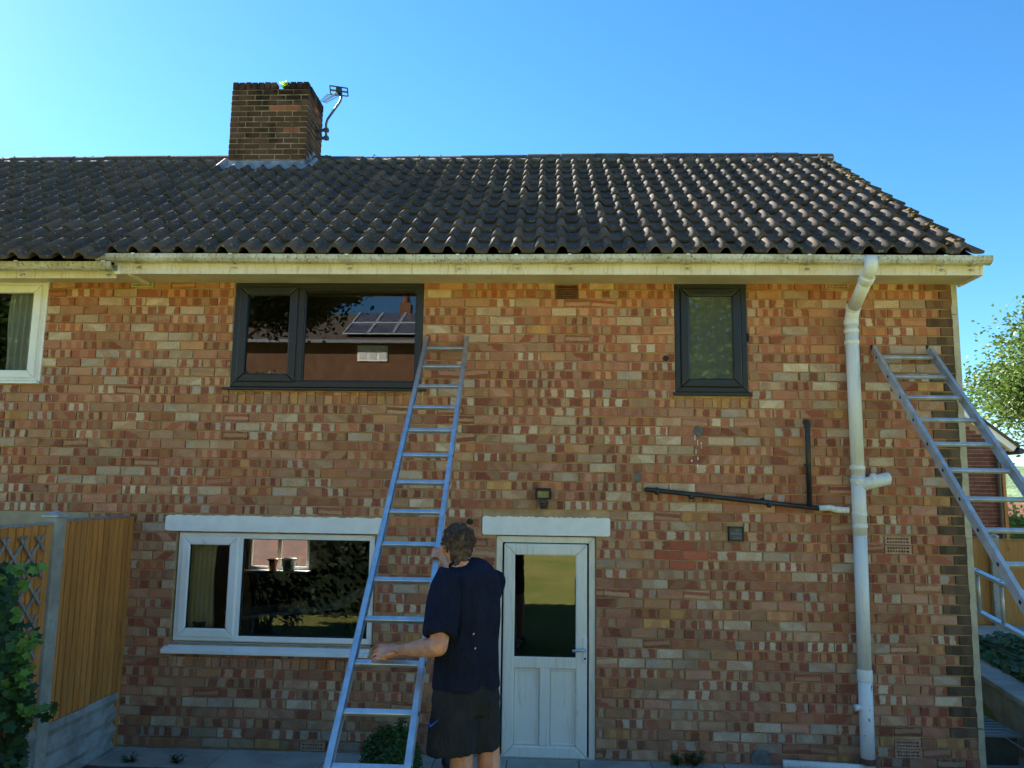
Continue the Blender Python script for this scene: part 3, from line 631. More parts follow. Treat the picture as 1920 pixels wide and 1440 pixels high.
MB().tube([(hp.x, .01, hp.z), (hp.x, -.04, hp.z), (hp.x-.012, -.05, hp.z), (hp.x-.11, -.05, hp.z-.004)], .011, 10).build('handle', 'alu', hd, True)
MB().tube([(hp.x, .01, hp.z-.075), (hp.x, -.01, hp.z-.075)], .009, 12).build('keyhole', 'seal', hd, True)
MB().add([(-.46, -.05, -.075), (.44, -.05, -.075), (.44, .1, -.075), (-.46, .1, -.075), (-.46, -.05, -.05), (.44, -.05, -.05), (.44, .1, -.03), (-.46, .1, -.03)], [(0,3,2,1),(4,5,6,7),(0,1,5,4),(1,2,6,5),(2,3,7,6),(3,0,4,7)]).build('threshold', 'upvc', door, bev=.004)
KW = (at(466, 1035, 6.35).x, at(580, 1035, 6.35).x, at(520, 1068, 6.35).z, at(520, 1004, 6.35).z)
def kitchen():
    m = MB(); x0, x1, z0, z1, y0, y1 = -6.0, -1.0, -.05, 2.3, .27, 6.36
    m.add([(x0,y0,z0),(x1,y0,z0),(x1,y1,z0),(x0,y1,z0),(x0,y0,z1),(x1,y0,z1),(x1,y1,z1),(x0,y1,z1)], [(0,1,2,3),(7,6,5,4),(1,5,6,2),(3,7,4,0)])
    a, b, c, d = KW
    for p, q, r_, t in ((x0, a, z0, z1), (b, x1, z0, z1), (a, b, z0, c), (a, b, d, z1)): m.add([(p, y1, r_), (q, y1, r_), (q, y1, t), (p, y1, t)], [(3,2,1,0)])
    m.build('room', 'room_dark', house)
    wn = bars(house, 'window', a, b, c, d, 6.37, 6.43, .05, 'upvc'); tag(wn, 'far kitchen window at the front of the house')
    MB().box(((a+b)/2-.03, 6.375, c+.05), ((a+b)/2+.03, 6.425, d-.05)).build('mullion', 'upvc', wn); pane_single(wn, a+.05, b-.05, c+.05, d-.05, 6.4, 'glass')
    MB().box((a-.05, 6.1, c-.03), (b+.05, 6.36, c)).build('sill', 'upvc', wn)
kitchen(); room(-.95, 1.4, -.05, 2.3, 2.9, 'room_dark')

# ---- eaves
SO = 4.12
EX = 3.642                       # right end of the eaves
def prof_x(name, prof, x0, x1, mt, parent=house, smooth=False, bev=0, sag=None):
    m = MB(); n = len(prof); k = max(1, int((x1-x0)/.4)); vs = []
    for i in range(k+1):
        x = x0+(x1-x0)*i/k; dz = sag(x) if sag else 0
        vs += [(x, p[0], p[1]+dz) for p in prof]
    fs = [(i*n+a, i*n+n+a, i*n+n+(a+1) % n, i*n+(a+1) % n) for i in range(k) for a in range(n)]+[tuple(range(n)), tuple(k*n+a for a in range(n-1, -1, -1))]
    m.add(vs, fs); return m.build(name, mt, parent, smooth, bev)
prof_x('fascia', [(-.37, 4.09), (-.37, 4.235), (-.345, 4.235), (-.345, 4.09)], -3.8, EX, 'fascia', bev=.003)
prof_x('soffit', [(-.345, SO-.012), (-.345, SO), (.05, SO), (.05, SO-.012)], -3.7, EX, 'soffit')
MB().add([(EX, -.372, 4.088), (EX+.02, -.372, 4.088), (EX+.02, .02, 4.088), (EX, .02, 4.088), (EX, -.372, 4.24), (EX+.02, -.372, 4.24), (EX+.02, .02, 4.4), (EX, .02, 4.4)], [(0,3,2,1),(4,5,6,7),(0,1,5,4),(1,2,6,5),(2,3,7,6),(3,0,4,7)]).build('box_end', 'fascia', house)
MB().add([(-3.8, -.37, 4.088), (-3.8, -.345, 4.088), (-3.8, -.345, 4.237), (-3.8, -.37, 4.237), (-3.86, -.371, 4.088), (-3.86, -.343, 4.088), (-3.86, -.343, 4.237), (-3.86, -.371, 4.237)], [(0,1,2,3),(7,6,5,4),(0,3,7,4),(1,5,6,2),(3,2,6,7),(0,4,5,1)]).build('box_end', 'upvc', house)
prof_x('fascia', [(-.33, 4.06), (-.33, 4.17), (-.305, 4.17), (-.305, 4.06)], -8, -3.862, 'fascia', bev=.003)
prof_x('soffit', [(-.305, SO-.014), (-.305, SO-.002), (.05, SO-.002), (.05, SO-.014)], -8, -3.701, 'soffit')
# step board where the deeper box meets the neighbour's
MB().obox((-3.73, -.17, 4.1), (.012, 0, 0), (0, .17, .0), (0, 0, .018)).build('box_end', 'fascia', house)
gp0 = [(-.365, .07), (-.365, .015), (-.385, -.01), (-.42, -.022), (-.455, -.01), (-.478, .02), (-.482, .07), (-.474, .07), (-.468, .022), (-.45, -.002), (-.42, -.012), (-.39, -.002), (-.373, .02), (-.373, .07)]
gp = [(y, .07-(.07-z)*.74) for y, z in gp0]
def gsag(x): return .004*math.sin(x*1.3)-.006*(x+3.9)/7.6
gut = prof_x('gutter', [(y, z+4.17) for y, z in gp], -3.98, EX+.05, 'gutter', smooth=False, sag=gsag)
tag(gut, 'grimy cream half-round gutter with moss on its face')
MB().add([(EX+.049, y, z+4.157) for y, z in gp[:7]], [tuple(range(7))]).build('end_cap', 'gutter', gut)
MB().add([(-3.979, y, z+4.165) for y, z in gp[:7]], [tuple(range(6, -1, -1))]).build('end_cap', 'gutter', gut)
gut2 = prof_x('gutter', [(y+.0, z+4.1) for y, z in gp], -8, -3.83, 'gutter'); tag(gut2, "neighbour's lower grimy gutter")
def bracket(g, x, z, y=0.):
    m = MB(); pr = [(yy+y, zz+z) for yy, zz in gp[:7]]; vs = []
    for xx_ in (x-.013, x+.013): vs += [(xx_, yy-(.004 if yy < -.42 else -.004)*1, zz-.004) for yy, zz in pr]+[(xx_, yy, zz) for yy, zz in pr]
    n = 7; fs = []
    for i in range(n-1): fs += [(i, i+1, 2*n+i+1, 2*n+i)]
    fs += [tuple(list(range(n))+list(range(2*n-1, n-1, -1))), tuple(list(range(3*n-1, 2*n-1, -1))+list(range(3*n, 4*n)))]
    m.add(vs, fs); b_ = m.build('bracket', 'gutter', g)
    MB().obox((x, -.482+y, z+.072), (.014, 0, 0), (0, .008, 0), (0, 0, .005)).build('clip', 'upvc', b_)
    MB().obox((x+.01, -.39+y, z-.028), (.012, 0, 0), (0, .022, .012), (0, -.004, .006)).build('stay', 'gutter', b_)
for px in (250, 432, 650, 858, 968, 1068, 1290, 1517, 1772, 1828): x = at(px, 485, -.47).x; bracket(gut, x, 4.165+gsag(x))
for px in (32, 195): bracket(gut2, at(px, 498, -.46).x, 4.1, .0)

# ---- roof
PT = R(34.28); E0 = Vector((0, -.35, 4.311)); RU = Vector((0, math.cos(PT), math.sin(PT))); RN = Vector((0, -math.sin(PT), math.cos(PT)))
def rp(x, s, n=0.0): return Vector((x, E0.y+RU.y*s+RN.y*n, E0.z+RU.z*s+RN.z*n))
SR = 4.04                        # slope length to the ridge
roof = MB()
roof.add([rp(-13, -.02, -.06), rp(EX, -.02, -.06), rp(EX, SR, -.06), rp(-13, SR, -.06)], [(0,1,2,3)])
top = rp(0, SR, -.06); 
roof.add([(-13, top.y, top.z), (EX, top.y, top.z), (EX, 6.9, top.z-(6.9-top.y)*.68), (-13, 6.9, top.z-(6.9-top.y)*.68)], [(0,1,2,3)])
roof = roof.build('roof', 'void', house); tag(roof, 'brown pantiled roof slope with moss along the verge')
TW, GA, TL = .198, .3285, .405
PH = 0.0
def tile_h(t): 
    t = (t+.5) % 1.0-.5; a = max(0.0, math.cos(math.pi*min(.5, abs(t)/.46)))
    return .048*a**.58+.005*math.cos(2*math.pi*t)
def tile_mesh(TL):
    m = MB(); n = 26
    us = [(-.30+1.06*i/n) for i in range(n+1)]
    th = .024
    def P_(u, s, lift, d): return rp(u*TW, s, tile_h(u)+lift-d)-rp(0, 0)
    fr = [P_(u, 0, .038, 0) for u in us]; bk = [P_(u, TL, .004, 0) for u in us]; fb = [P_(u, .002, .038, th) for u in us]; bb = [P_(u, TL, .004, .012) for u in us]
    N = n+1; m.add(fr+bk+fb+bb, [(i, i+1, N+i+1, N+i) for i in range(n)]+[(2*N+i, 2*N+i+1, i+1, i) for i in range(n)]+[(3*N+i, 3*N+i+1, 2*N+i+1, 2*N+i) for i in range(n)]+[(0, N, 3*N, 2*N), (n, 2*N+n, 3*N+n, N+n)])
    me = m.mesh('roof_tile'); me.materials.append(MT['tile'])
    for i, p in enumerate(me.polygons): p.use_smooth = i < n
    return me
tm = tile_mesh(TL); tm_top = tile_mesh(.19)
X0T = 3.63-.76*TW
tiles = []
for rrow in range(13):
    for c in range(0, 60):
        x = X0T-c*TW
        s0 = -.115+rrow*GA
        if x < -8.6: continue
        if -4.35 < x < -3.2 and s0 > 3.45: continue         # chimney stands here
        tiles.append((x, s0))
    # the neighbour's part runs one short course lower
for c in range(0, 60):
    x = X0T-c*TW
    if -8.6 < x < -4.02: tiles.append((x, -.285))
def tarea(t):
    p = rp(t[0], t[1]); d = p-CAM; q = d.dot(_f); sx = d.dot(_rt)/q
    return 0 if abs(sx) > .66 else 1/d.length**2
order = sorted(range(len(tiles)), key=lambda i: -tarea(tiles[i])); solo = set(order[:300])
rest_v, rest_f = [], []
tvs = {q: [v.co.copy() for v in q.vertices] for q in (tm, tm_top)}; tf = [tuple(p.vertices) for p in tm.polygons]; tsm = [p.use_smooth for p in tm.polygons]
for i, (x, s0) in enumerate(tiles):
    base = rp(x+rng.uniform(-.004, .004), s0+rng.uniform(-.011, .011), rng.uniform(-.004, .004)); rz = rng.uniform(-.018, .018)
    mw = Matrix.Translation(base) @ Matrix.Rotation(rz, 4, RN)
    q_ = tm_top if s0 > 3.75 else tm
    if i in solo:
        o = bpy.data.objects.new('roof_tile', q_); col.objects.link(o); o.parent = roof; o.matrix_parent_inverse = parent_inv(roof); o.matrix_basis = mw
    else:
        b = len(rest_v); rest_v += [tuple(mw @ q) for q in tvs[q_]]; rest_f += [tuple(b+k for k in f) for f in tf]
me = bpy.data.meshes.new('tiling'); me.from_pydata(rest_v, [], rest_f); me.update()
me.polygons.foreach_set('use_smooth', (tsm*(len(rest_f)//len(tsm))))
tag(link('tiling', me, 'tile', roof), kind='stuff')
# ridge tiles
x = EX+.02; k = 0
while x > -8.6:
    L = .44
    c = rp(0, SR, 0); m = MB(); n = 10; dz = rng.uniform(-.008, .008)+.012*math.sin(x*.9)
    vs = []
    xa, xb = x-L+.006, x
    if xa < -3.16 < xb: xa = -3.16           # cut against the chimney
    if xa < -4.195 < xb: xb = -4.195
    for xx_ in (xa, xb):
        for rad in (.125, .107):
            for i in range(n+1):
                t = math.pi*i/n; vs.append((xx_, c.y-rad*1.05*math.cos(t), c.z-.045+rad*math.sin(t)*.95+dz))
    N = n+1; fs = [(i, i+1, 2*N+i+1, 2*N+i) for i in range(n)]+[(N+i+1, N+i, 3*N+i, 3*N+i+1) for i in range(n)]+[(N+i, N+i+1, i+1, i) for i in range(n)]+[(2*N+i, 2*N+i+1, 3*N+i+1, 3*N+i) for i in range(n)]+[(0, 2*N, 3*N, N), (n, N+n, 3*N+n, 2*N+n)]
    m.add(vs, fs)
    if not (xa > -4.2 and xb < -3.15) and xb-xa > .03: m.build('ridge_tile', 'ridge', roof)
    x -= L
m = MB(); 
for xx_ in np.arange(-8.6, 3.6, .06):
    if -4.2 < xx_ < -3.1: continue
    s_ = SR-.13+rng.uniform(-.02, .02); m.obox(rp(xx_, s_, .03), (.05, 0, 0), tuple(RU*.06), tuple(RN*.03))
m.build('ridge_bedding', 'cement', roof)
def clump(m, c, r, nrm, sq=.5):
    q = Vector((0, 0, 1)).rotation_difference(nrm); vs = []; n, k = 7, 3
    vs.append(c+q @ Vector((0, 0, r*sq)))
    for j in range(1, k+1):
        ph = j/k*math.pi/2
        for i in range(n):
            a = 2*math.pi*i/n; rr = r*math.sin(ph)*rng.uniform(.75, 1.2); vs.append(c+q @ Vector((rr*math.cos(a), rr*math.sin(a), r*sq*math.cos(ph)*rng.uniform(.7, 1.2)-.004)))
    fs = [(0, 1+i, 1+(i+1) % n) for i in range(n)]+[(1+j*n+i, 1+(j+1)*n+i, 1+(j+1)*n+(i+1) % n, 1+j*n+(i+1) % n) for j in range(k-1) for i in range(n)]
    m.add(vs, fs)
m = MB()
for i in range(150):       # along the verge
    s_ = rng.uniform(0, SR-.1); x = EX-.05-abs(rng.gauss(0, .09)); t = ((x-X0T)/TW) % 1.0
    for _ in range(2): clump(m, rp(x+rng.uniform(-.03, .03), s_+rng.uniform(-.02, .02), tile_h(t)+.018), rng.uniform(.012, .038), RN, .6)
for i in range(420):       # strewn in the troughs and at the tile edges
    x = rng.uniform(-7, 3.5); rr = rng.randrange(13); s_ = -.045+rr*GA+rng.choice([0.01, rng.uniform(.0, .3)]); t = ((x-X0T)/TW) % 1.0
    if rng.random() < .75 and x < -3: continue
    clump(m, rp(x, s_, tile_h(t)+.03*(1-((s_+.045) % GA)/TL)), rng.choice([.006, .008, .01, .013, .02]), RN, .5)
for i in range(90):        # along the ridge
    x = rng.uniform(-7.5, 3.6); a = rng.uniform(.5, 2.3); c = rp(x, SR, 0); clump(m, Vector((x, c.y-.125*math.cos(a), c.z-.045+.12*math.sin(a))), rng.uniform(.01, .024), Vector((0, -math.cos(a), math.sin(a))), .6)
tag(m.build('moss', 'moss', roof, True), kind='stuff')
MB().obox(rp(-1.26, 1.62, .05), (.045, .0, .0), tuple(RU*.05+RN*.02), tuple(RN*.008)).build('slipped_fragment', 'ridge', roof, bev=.004)

# ---- chimney
def chimney():
    xl, xr, yf, yb = -4.19, -3.168, 2.6, 3.27; cc = .0745; n = 15; zt = 7.515; zb = 6.2
    ch = MB().box((xl+.005, yf+.005, zb-.3), (xr-.005, yb-.005, zt-.1)).build('chimney', 'mortar_dark', house); tag(ch, 'sooty brick chimney stack with soldier course on top')
    def cbrick(x0, x1, y0, y1, z0, z1):
        j = lambda: rng.uniform(-.002, .002); p = rng.uniform(-.002, .004)
        MB().box((x0+j(), y0-p, z0+j()), (x1+j(), y1, z1+j())).build('brick', 'chimney_brick', ch, bev=.003, seg=1)
    z = zt-.1
    k = 0
    while z > 6.24:
        z0, z1 = z-cc+.007, z-.007; o = (k % 2)*.105
        x = xl
        first = True
        while x < xr-.02:
            wd = (.105 if o else .205) if first else .205; x2 = min(x+wd, xr)
            if xr-x2 < .03: x2 = xr
            cbrick(x+(0 if first else .006), x2-(.006 if x2 < xr else 0), yf, yf+.1, z0, z1); x = x2; first = False
        y = yf+.1; first = True
        while y < yb-.02:
            wd = (.1 if not o else .2) if first else .205; y2 = min(y+wd, yb)
            if yb-y2 < .03: y2 = yb
            if z1 > 6.34: MB().box((xr-.1, y+.005, z0), (xr+rng.uniform(-.002, .004), y2-.005, z1)).build('brick', 'chimney_brick', ch, bev=.003, seg=1)
            y = y2; first = False
        cbrick(xl, xl+.1, yf+.105, yb, z0, z1)
        z -= cc; k += 1
    # soldier course
    x = xl-.012+.02; nb = 12
    for i in range(nb):
        a = xl-.0+(xr-xl)*i/nb
        if i in (7, 8): 
            if i == 7: continue
        t = rng.uniform(-.04, .04)
        MB().obox((a+(xr-xl)/nb/2, yf+.05, zt-.046+rng.uniform(-.004, .004)), ((xr-xl)/nb/2-.006, 0, t*.04), (0, .055, 0), (-t*.04, 0, .049)).build('coping_brick', 'chimney_brick', ch, bev=.004, seg=1)
    for i in range(8):
        a = yf+.11+(yb-yf-.11)*i/8
        MB().box((xr-.1, a+.005, zt-.096), (xr+.004, a+(yb-yf-.11)/8-.005, zt+rng.uniform(-.004, .004))).build('coping_brick', 'chimney_brick', ch, bev=.004, seg=1)
    MB().box((xl, yf+.12, zt-.1), (xl+.1, yb, zt)).build('coping_brick', 'chimney_brick', ch, bev=.004)
    MB().box((xl+.1, yf+.1, zt-.12), (xr-.1, yb-.1, zt-.03)).build('flaunching', 'cement', ch, bev=.02)
    MB().lathe((xl+.78, yf+.22, zt-.05), [(.085, 0), (.08, .1), (.07, .115), (.0, .12)], 14).build('capped_pot', 'terracotta', ch, True)
    # strapping wire
    for zz in (zt-.29,): MB().tube([(xl-.006, yf+.3, zz), (xl-.006, yf-.006, zz), (xr+.006, yf-.006, zz), (xr+.007, yb, zz)], .0025, 5).build('strap_wire', 'steel', ch)
    # lead apron dressed over the tiles
    m = MB(); n = 60; vs = []
    x0, x1 = xl-.16, xr+.15
    for i in range(n+1):
        x = x0+(x1-x0)*i/n; t = ((x-X0T)/TW) % 1.0; h = tile_h(t)
        ins = xl-.004 <= x <= xr+.004
        top_ = Vector((x, yf-.012, 6.43)) if ins else rp(x, 3.72, h+.06)
        knee = rp(x, 3.55, h*.4+.055) if ins else rp(x, 3.6, h+.05)
        vs += [tuple(top_), tuple(knee), tuple(rp(x, 3.40+rng.uniform(-.015, .015), h+.034))]
    m.add(vs, [(3*i+a, 3*i+3+a, 3*i+4+a, 3*i+1+a)[::-1] for i in range(n) for a in range(2)]); m.build('lead_apron', 'lead', ch, True)
    for i in range(3):
        y0 = yf-.01+i*.13; z0 = rp(0, 0).z+(y0-E0.y)*math.tan(PT)
        MB().add([(xr+.008, y0, z0), (xr+.009, y0+.15, z0+.05), (xr+.009, y0+.14, z0+.19), (xr+.008, y0+.02, z0+.19)], [(0,1,2,3)]).build('step_flashing', 'lead', ch)
    return ch
chim = chimney()
# weed on the chimney
def weed(loc, name, label, cat, mt, n, L, spread=1.0, seed=1, lw=.3):
    rr = random.Random(seed); e = empty(name, loc, label, cat); m = MB(); st = MB()
    for i in range(n):
        a = rr.uniform(0, 6.283); el = rr.uniform(.3, 1.3); l = L*rr.uniform(.5, 1.1); d = Vector((math.cos(a)*math.cos(el)*spread, math.sin(a)*math.cos(el)*spread, math.sin(el)))
        p = Vector(loc); q = p+d*l; st.tube([p, (p+q)/2+Vector((0, 0, .01)), q], .0025, 5)
        for k in range(6):
            b = p+(q-p)*rr.uniform(.35, 1.0); da = rr.uniform(0, 6.283); dd = Vector((math.cos(da), math.sin(da), rr.uniform(-.3, .6))).normalized(); sd = dd.cross(Vector((0, 0, 1))).normalized()*lw*L*.3
            ll = L*lw*rr.uniform(.7, 1.2); m.add([b, b+dd*ll*.5+sd*.5, b+dd*ll, b+dd*ll*.5-sd*.5], [(0,1,2,3)])
    st.build('stem', mt, e); tag(m.build('foliage', mt, e), kind='stuff'); return e
wp = at(531, 161, 2.6)
weed((wp.x, 2.62, 7.43), 'chimney_weed', 'bright yellow-green weed sprouting from the chimney top', 'weed', 'leaf_weed', 16, .11, 1.0, 4, .42)

# ================================================================== THINGS FIXED TO THE HOUSE
# ---- soil pipe
def soil_pipe():
    e = empty('soil_pipe', (2.64, -.1, 0), 'white painted soil pipe with elbow over the gutter and flaking foot', 'pipe'); r = .055
    A = at(1632, 482, -.56); B = at(1634, 497, -.56); Cc = at(1626, 520, -.52); Dd = at(1600, 578, -.16); Ee = at(1596, 600, -.1); yb = -.1
    xt, xb = 2.652, 2.632
    MB().tube([A, B, Cc], [r*.98]*3, 24).build('swan_neck_top', 'pipe', e, True)
    def ring(p, d, h=.045, rr=1.12, nm='collar', mt='pipe'):
        d = Vector(d).normalized(); p = Vector(p); 
        MB().lathe(p, [(r, -h/2-.012), (r*rr*.97, -h/2-.008), (r*rr, -h/2), (r*rr, h/2), (r*rr*.97, h/2+.006), (r*.95, h/2+.008)], 24, d).build(nm, mt, e, True)
    d1 = (Dd-Cc)
    MB().tube([Cc, Dd], [r*.98]*2, 24).build('offset_pipe', 'pipe', e, True)
    ring(Cc+d1*.04, -d1, .05)
    MB().tube([Dd, (Dd+Ee)/2, Ee, Ee+Vector((0, 0, -.05))], [r*1.04]*4, 24).build('swan_neck_bottom', 'pipe', e, True)
    ring(Dd, -d1, .03, 1.1); ring((xt, yb, Ee.z-.02), (0, 0, 1), .03, 1.14)
    MB().tube([(xt, yb, Ee.z), (xt, yb, 2.4)], r, 28).build('upper_pipe', 'pipe', e, True)
    MB().tube([(xt, yb, 2.4), (xt-.004, yb, 1.9)], r*1.06, 28).build('junction', 'pipe', e, True)
    MB().tube([(xt-.004, yb, 1.9), (xb+.004, yb, .8)], r, 28).build('middle_pipe', 'pipe', e, True)
    MB().tube([(xb+.004, yb, .8), (xb, yb, .02)], r*1.02, 28).build('cast_foot', 'pipe_flake', e, True)
    for z in (3.66, 3.56, 2.47, 2.36, 2.08, 1.98, ): ring((xt-.002, yb, z), (0, 0, 1), .02, 1.13)
    ring((xb+.004, yb, .76), (0, 0, 1), .08, 1.1, mt='pipe_flake'); ring((xb, yb, .09), (0, 0, 1), .03, 1.15, mt='rust')
    J = Vector((xt, yb, 2.36)); K = at(1628, 910, -.1); tip = at(1664, 897, -.12)
    MB().tube([J+Vector((0, 0, -.05)), (J+tip)/2+Vector((0, -.02, -.02)), tip], [r*.98]*3, 24).build('branch', 'pipe', e, True)
    ring((J+tip)/2+Vector((.0, -.01, -.008)), tip-J, .02, 1.12, 'branch_collar')
    MB().lathe(tip, [(r*.98, -.01), (r*.98, .0), (r*.8, .018), (r*.4, .028), (.001, .03)], 20, (tip-J).normalized()).build('branch_cap', 'pipe', e, True)
    c = at(1610, 904, -.155); MB().lathe((c.x, -.15, c.z), [(.03, -.01), (.03, .008), (.024, .012), (.022, .006), (.001, .006)], 18, (0, -1, 0)).build('access_cap', 'pipe', e, True)
    c = at(1606, 1327, -.12); MB().tube([(c.x-.012, -.12, c.z), (c.x+.07, -.11, c.z)], [.028, .02], 12).build('clamp_ear', 'pipe_flake', e, True)
    MB().tube([(1.95, -.09, .045), (2.55, -.1, .03), (2.63, -.1, .02)], .032, 14).build('ground_pipe', 'pipe', e, True)
    return e
soil_pipe()
# ---- waste pipe
def waste_pipe():
    a = at(1213, 918, -.05); b = at(1542, 954, -.05); t = at(1513, 790, -.05); j = at(1518, 951, -.05); w2 = at(1592, 957, -.09)
    e = empty('waste_pipe', tuple(a), 'black waste pipe running slanted across the wall to the soil pipe', 'pipe')
    MB().tube([(a.x, .05, a.z), (a.x, -.03, a.z), (a.x+.02, -.05, a.z), tuple(b)], .02, 14).build('sloping_pipe', 'black_plastic', e, True)
    MB().tube([(t.x, .05, t.z), (t.x, -.035, t.z), (t.x+.003, -.05, t.z-.02), tuple(j)], .021, 14).build('upright_pipe', 'black_plastic', e, True)
    MB().tube([tuple(b-Vector((.03, 0, -.003))), tuple(b+Vector((.06, -.01, .01))), tuple(b+Vector((.11, -.015, -.005))), tuple(w2)], [.025, .026, .028, .026], 14).build('white_connector', 'pipe', e, True)
    for px, py in ((1232, 922), (1296, 931), (1442, 946)):
        c = at(px, py, -.05); MB().tube([c-Vector((.016, 0, -.002)), c+Vector((.016, 0, -.002))], .0255, 14).build('clip', 'black_plastic', e, True)
        MB().box((c.x-.01, -.045, c.z+.02), (c.x+.01, .002, c.z+.04)).build('clip', 'black_plastic', e, bev=.003)
    c = at(1514, 872, -.05); MB().tube([c+Vector((0, 0, -.012)), c+Vector((0, 0, .012))], .027, 14).build('clip', 'black_plastic', e, True)
    return e
waste_pipe()
# ---- floodlight
def floodlight():
    c = at(1018.5, 926, -.1); e = empty('floodlight', (c.x, 0, c.z-.1), 'small black floodlight above the back door', 'lamp')
    tl = R(18); ay = Vector((0, -math.cos(tl), -math.sin(tl))); az = Vector((0, -math.sin(tl), math.cos(tl))); ax = Vector((1, 0, 0)); o = Vector((c.x, -.09, c.z))
    m = MB()
    def rect(w_, h_, d): return [o+ax*sx*w_+az*sz*h_+ay*d for sx, sz in ((-1,-1),(1,-1),(1,1),(-1,1))]
    m.add(rect(.068, .045, -.03)+rect(.068, .045, .022)+rect(.05, .031, .022)+rect(.05, .031, .01), [(3,2,1,0)]+[(k, (k+1) % 4, 4+(k+1) % 4, 4+k) for k in range(4)]+[(4+k, 4+(k+1) % 4, 8+(k+1) % 4, 8+k) for k in range(4)]+[(8+k, 8+(k+1) % 4, 12+(k+1) % 4, 12+k) for k in range(4)])
    h = m.build('housing', 'black_plastic', e, bev=.006)
    q = MB(); q.add(rect(.05, .031, .01)+rect(.018, .011, -.018), [(k, (k+1) % 4, 4+(k+1) % 4, 4+k) for k in range(4)]+[(4,5,6,7)]); q.build('reflector', 'reflector', h)
    MB().add(rect(.016, .009, -.016), [(0,1,2,3)]).build('led', 'led', h)
    MB().add(rect(.05, .031, .016), [(0,1,2,3)]).build('pane', 'glass', h)
    MB().box((c.x-.032, -.1, c.z-.085), (c.x+.032, -.05, c.z-.045)).build('knuckle', 'black_plastic', e, bev=.008)
    MB().lathe((c.x, -.06, c.z-.09), [(.026, -.035), (.03, -.02), (.03, .01), (.022, .02)], 16, (0, -.3, 1)).build('sensor', 'black_plastic', e, True)
    MB().box((c.x-.035, -.045, c.z-.09), (c.x+.035, -.001, c.z-.03)).build('back_plate', 'black_plastic', e, bev=.006)
floodlight()
# ---- aerial
def aerial():
    Y = 3.0; p = lambda x, y: at(x, y, Y)
    b = p(611.5, 263); e = empty('tv_aerial', tuple(b), 'television aerial on a bent mast beside the chimney', 'aerial')
    MB().tube([p(611.5, 263), p(611.5, 232), p(614, 224), p(638, 190), p(640, 183), p(639, 165)], .0165, 10).build('mast', 'steel', e, True)
    for y_ in (244, 259): 
        q = p(612, y_); MB().beam((-3.2, Y, q.z), (q.x+.03, Y, q.z), .03, .035).build('bracket_arm', 'steel', e)
        MB().box((q.x-.03, Y-.03, q.z-.025), (q.x+.03, Y+.03, q.z+.025)).build('clamp', 'steel', e, bev=.006)
    tl, tr, br, bl = p(618.5, 160.5), p(651.5, 165.5), p(652.5, 180.5), p(620, 176.5)
    g = MB()
    for a, b_, w_ in ((tl, tr, .014), (tr, br, .014), (br, bl, .014), (bl, tl, .014), ((tl+bl)/2, (tr+br)/2, .02), ((tl+tr)/2, (bl+br)/2, .03), (tl*.97+bl*.03, tr*.97+br*.03, .01)): g.beam(a, b_, w_, .012, (0, 1, 0))
    g.build('reflector_grid', 'steel', e)
    b0 = p(636, 172)+Vector((0, -.02, 0)); b1 = p(617, 204)+Vector((0, -.25, -.03))
    boom = MB().tube([b0, b1], .011, 8).build('boom', 'alu_dull', e, True)
    for i in range(7):
        c = b0.lerp(b1, .4+.6*i/6); l = .085-.005*i
        MB().beam(c+Vector((-l, 0, .018)), c+Vector((l, 0, -.018)), .006, .006).build('director', 'steel', e)
    MB().box((b0.x-.03, b0.y-.05, b0.z-.035), (b0.x+.03, b0.y+.02, b0.z+.03)).build('dipole_box', 'black_plastic', e, bev=.006)
aerial()

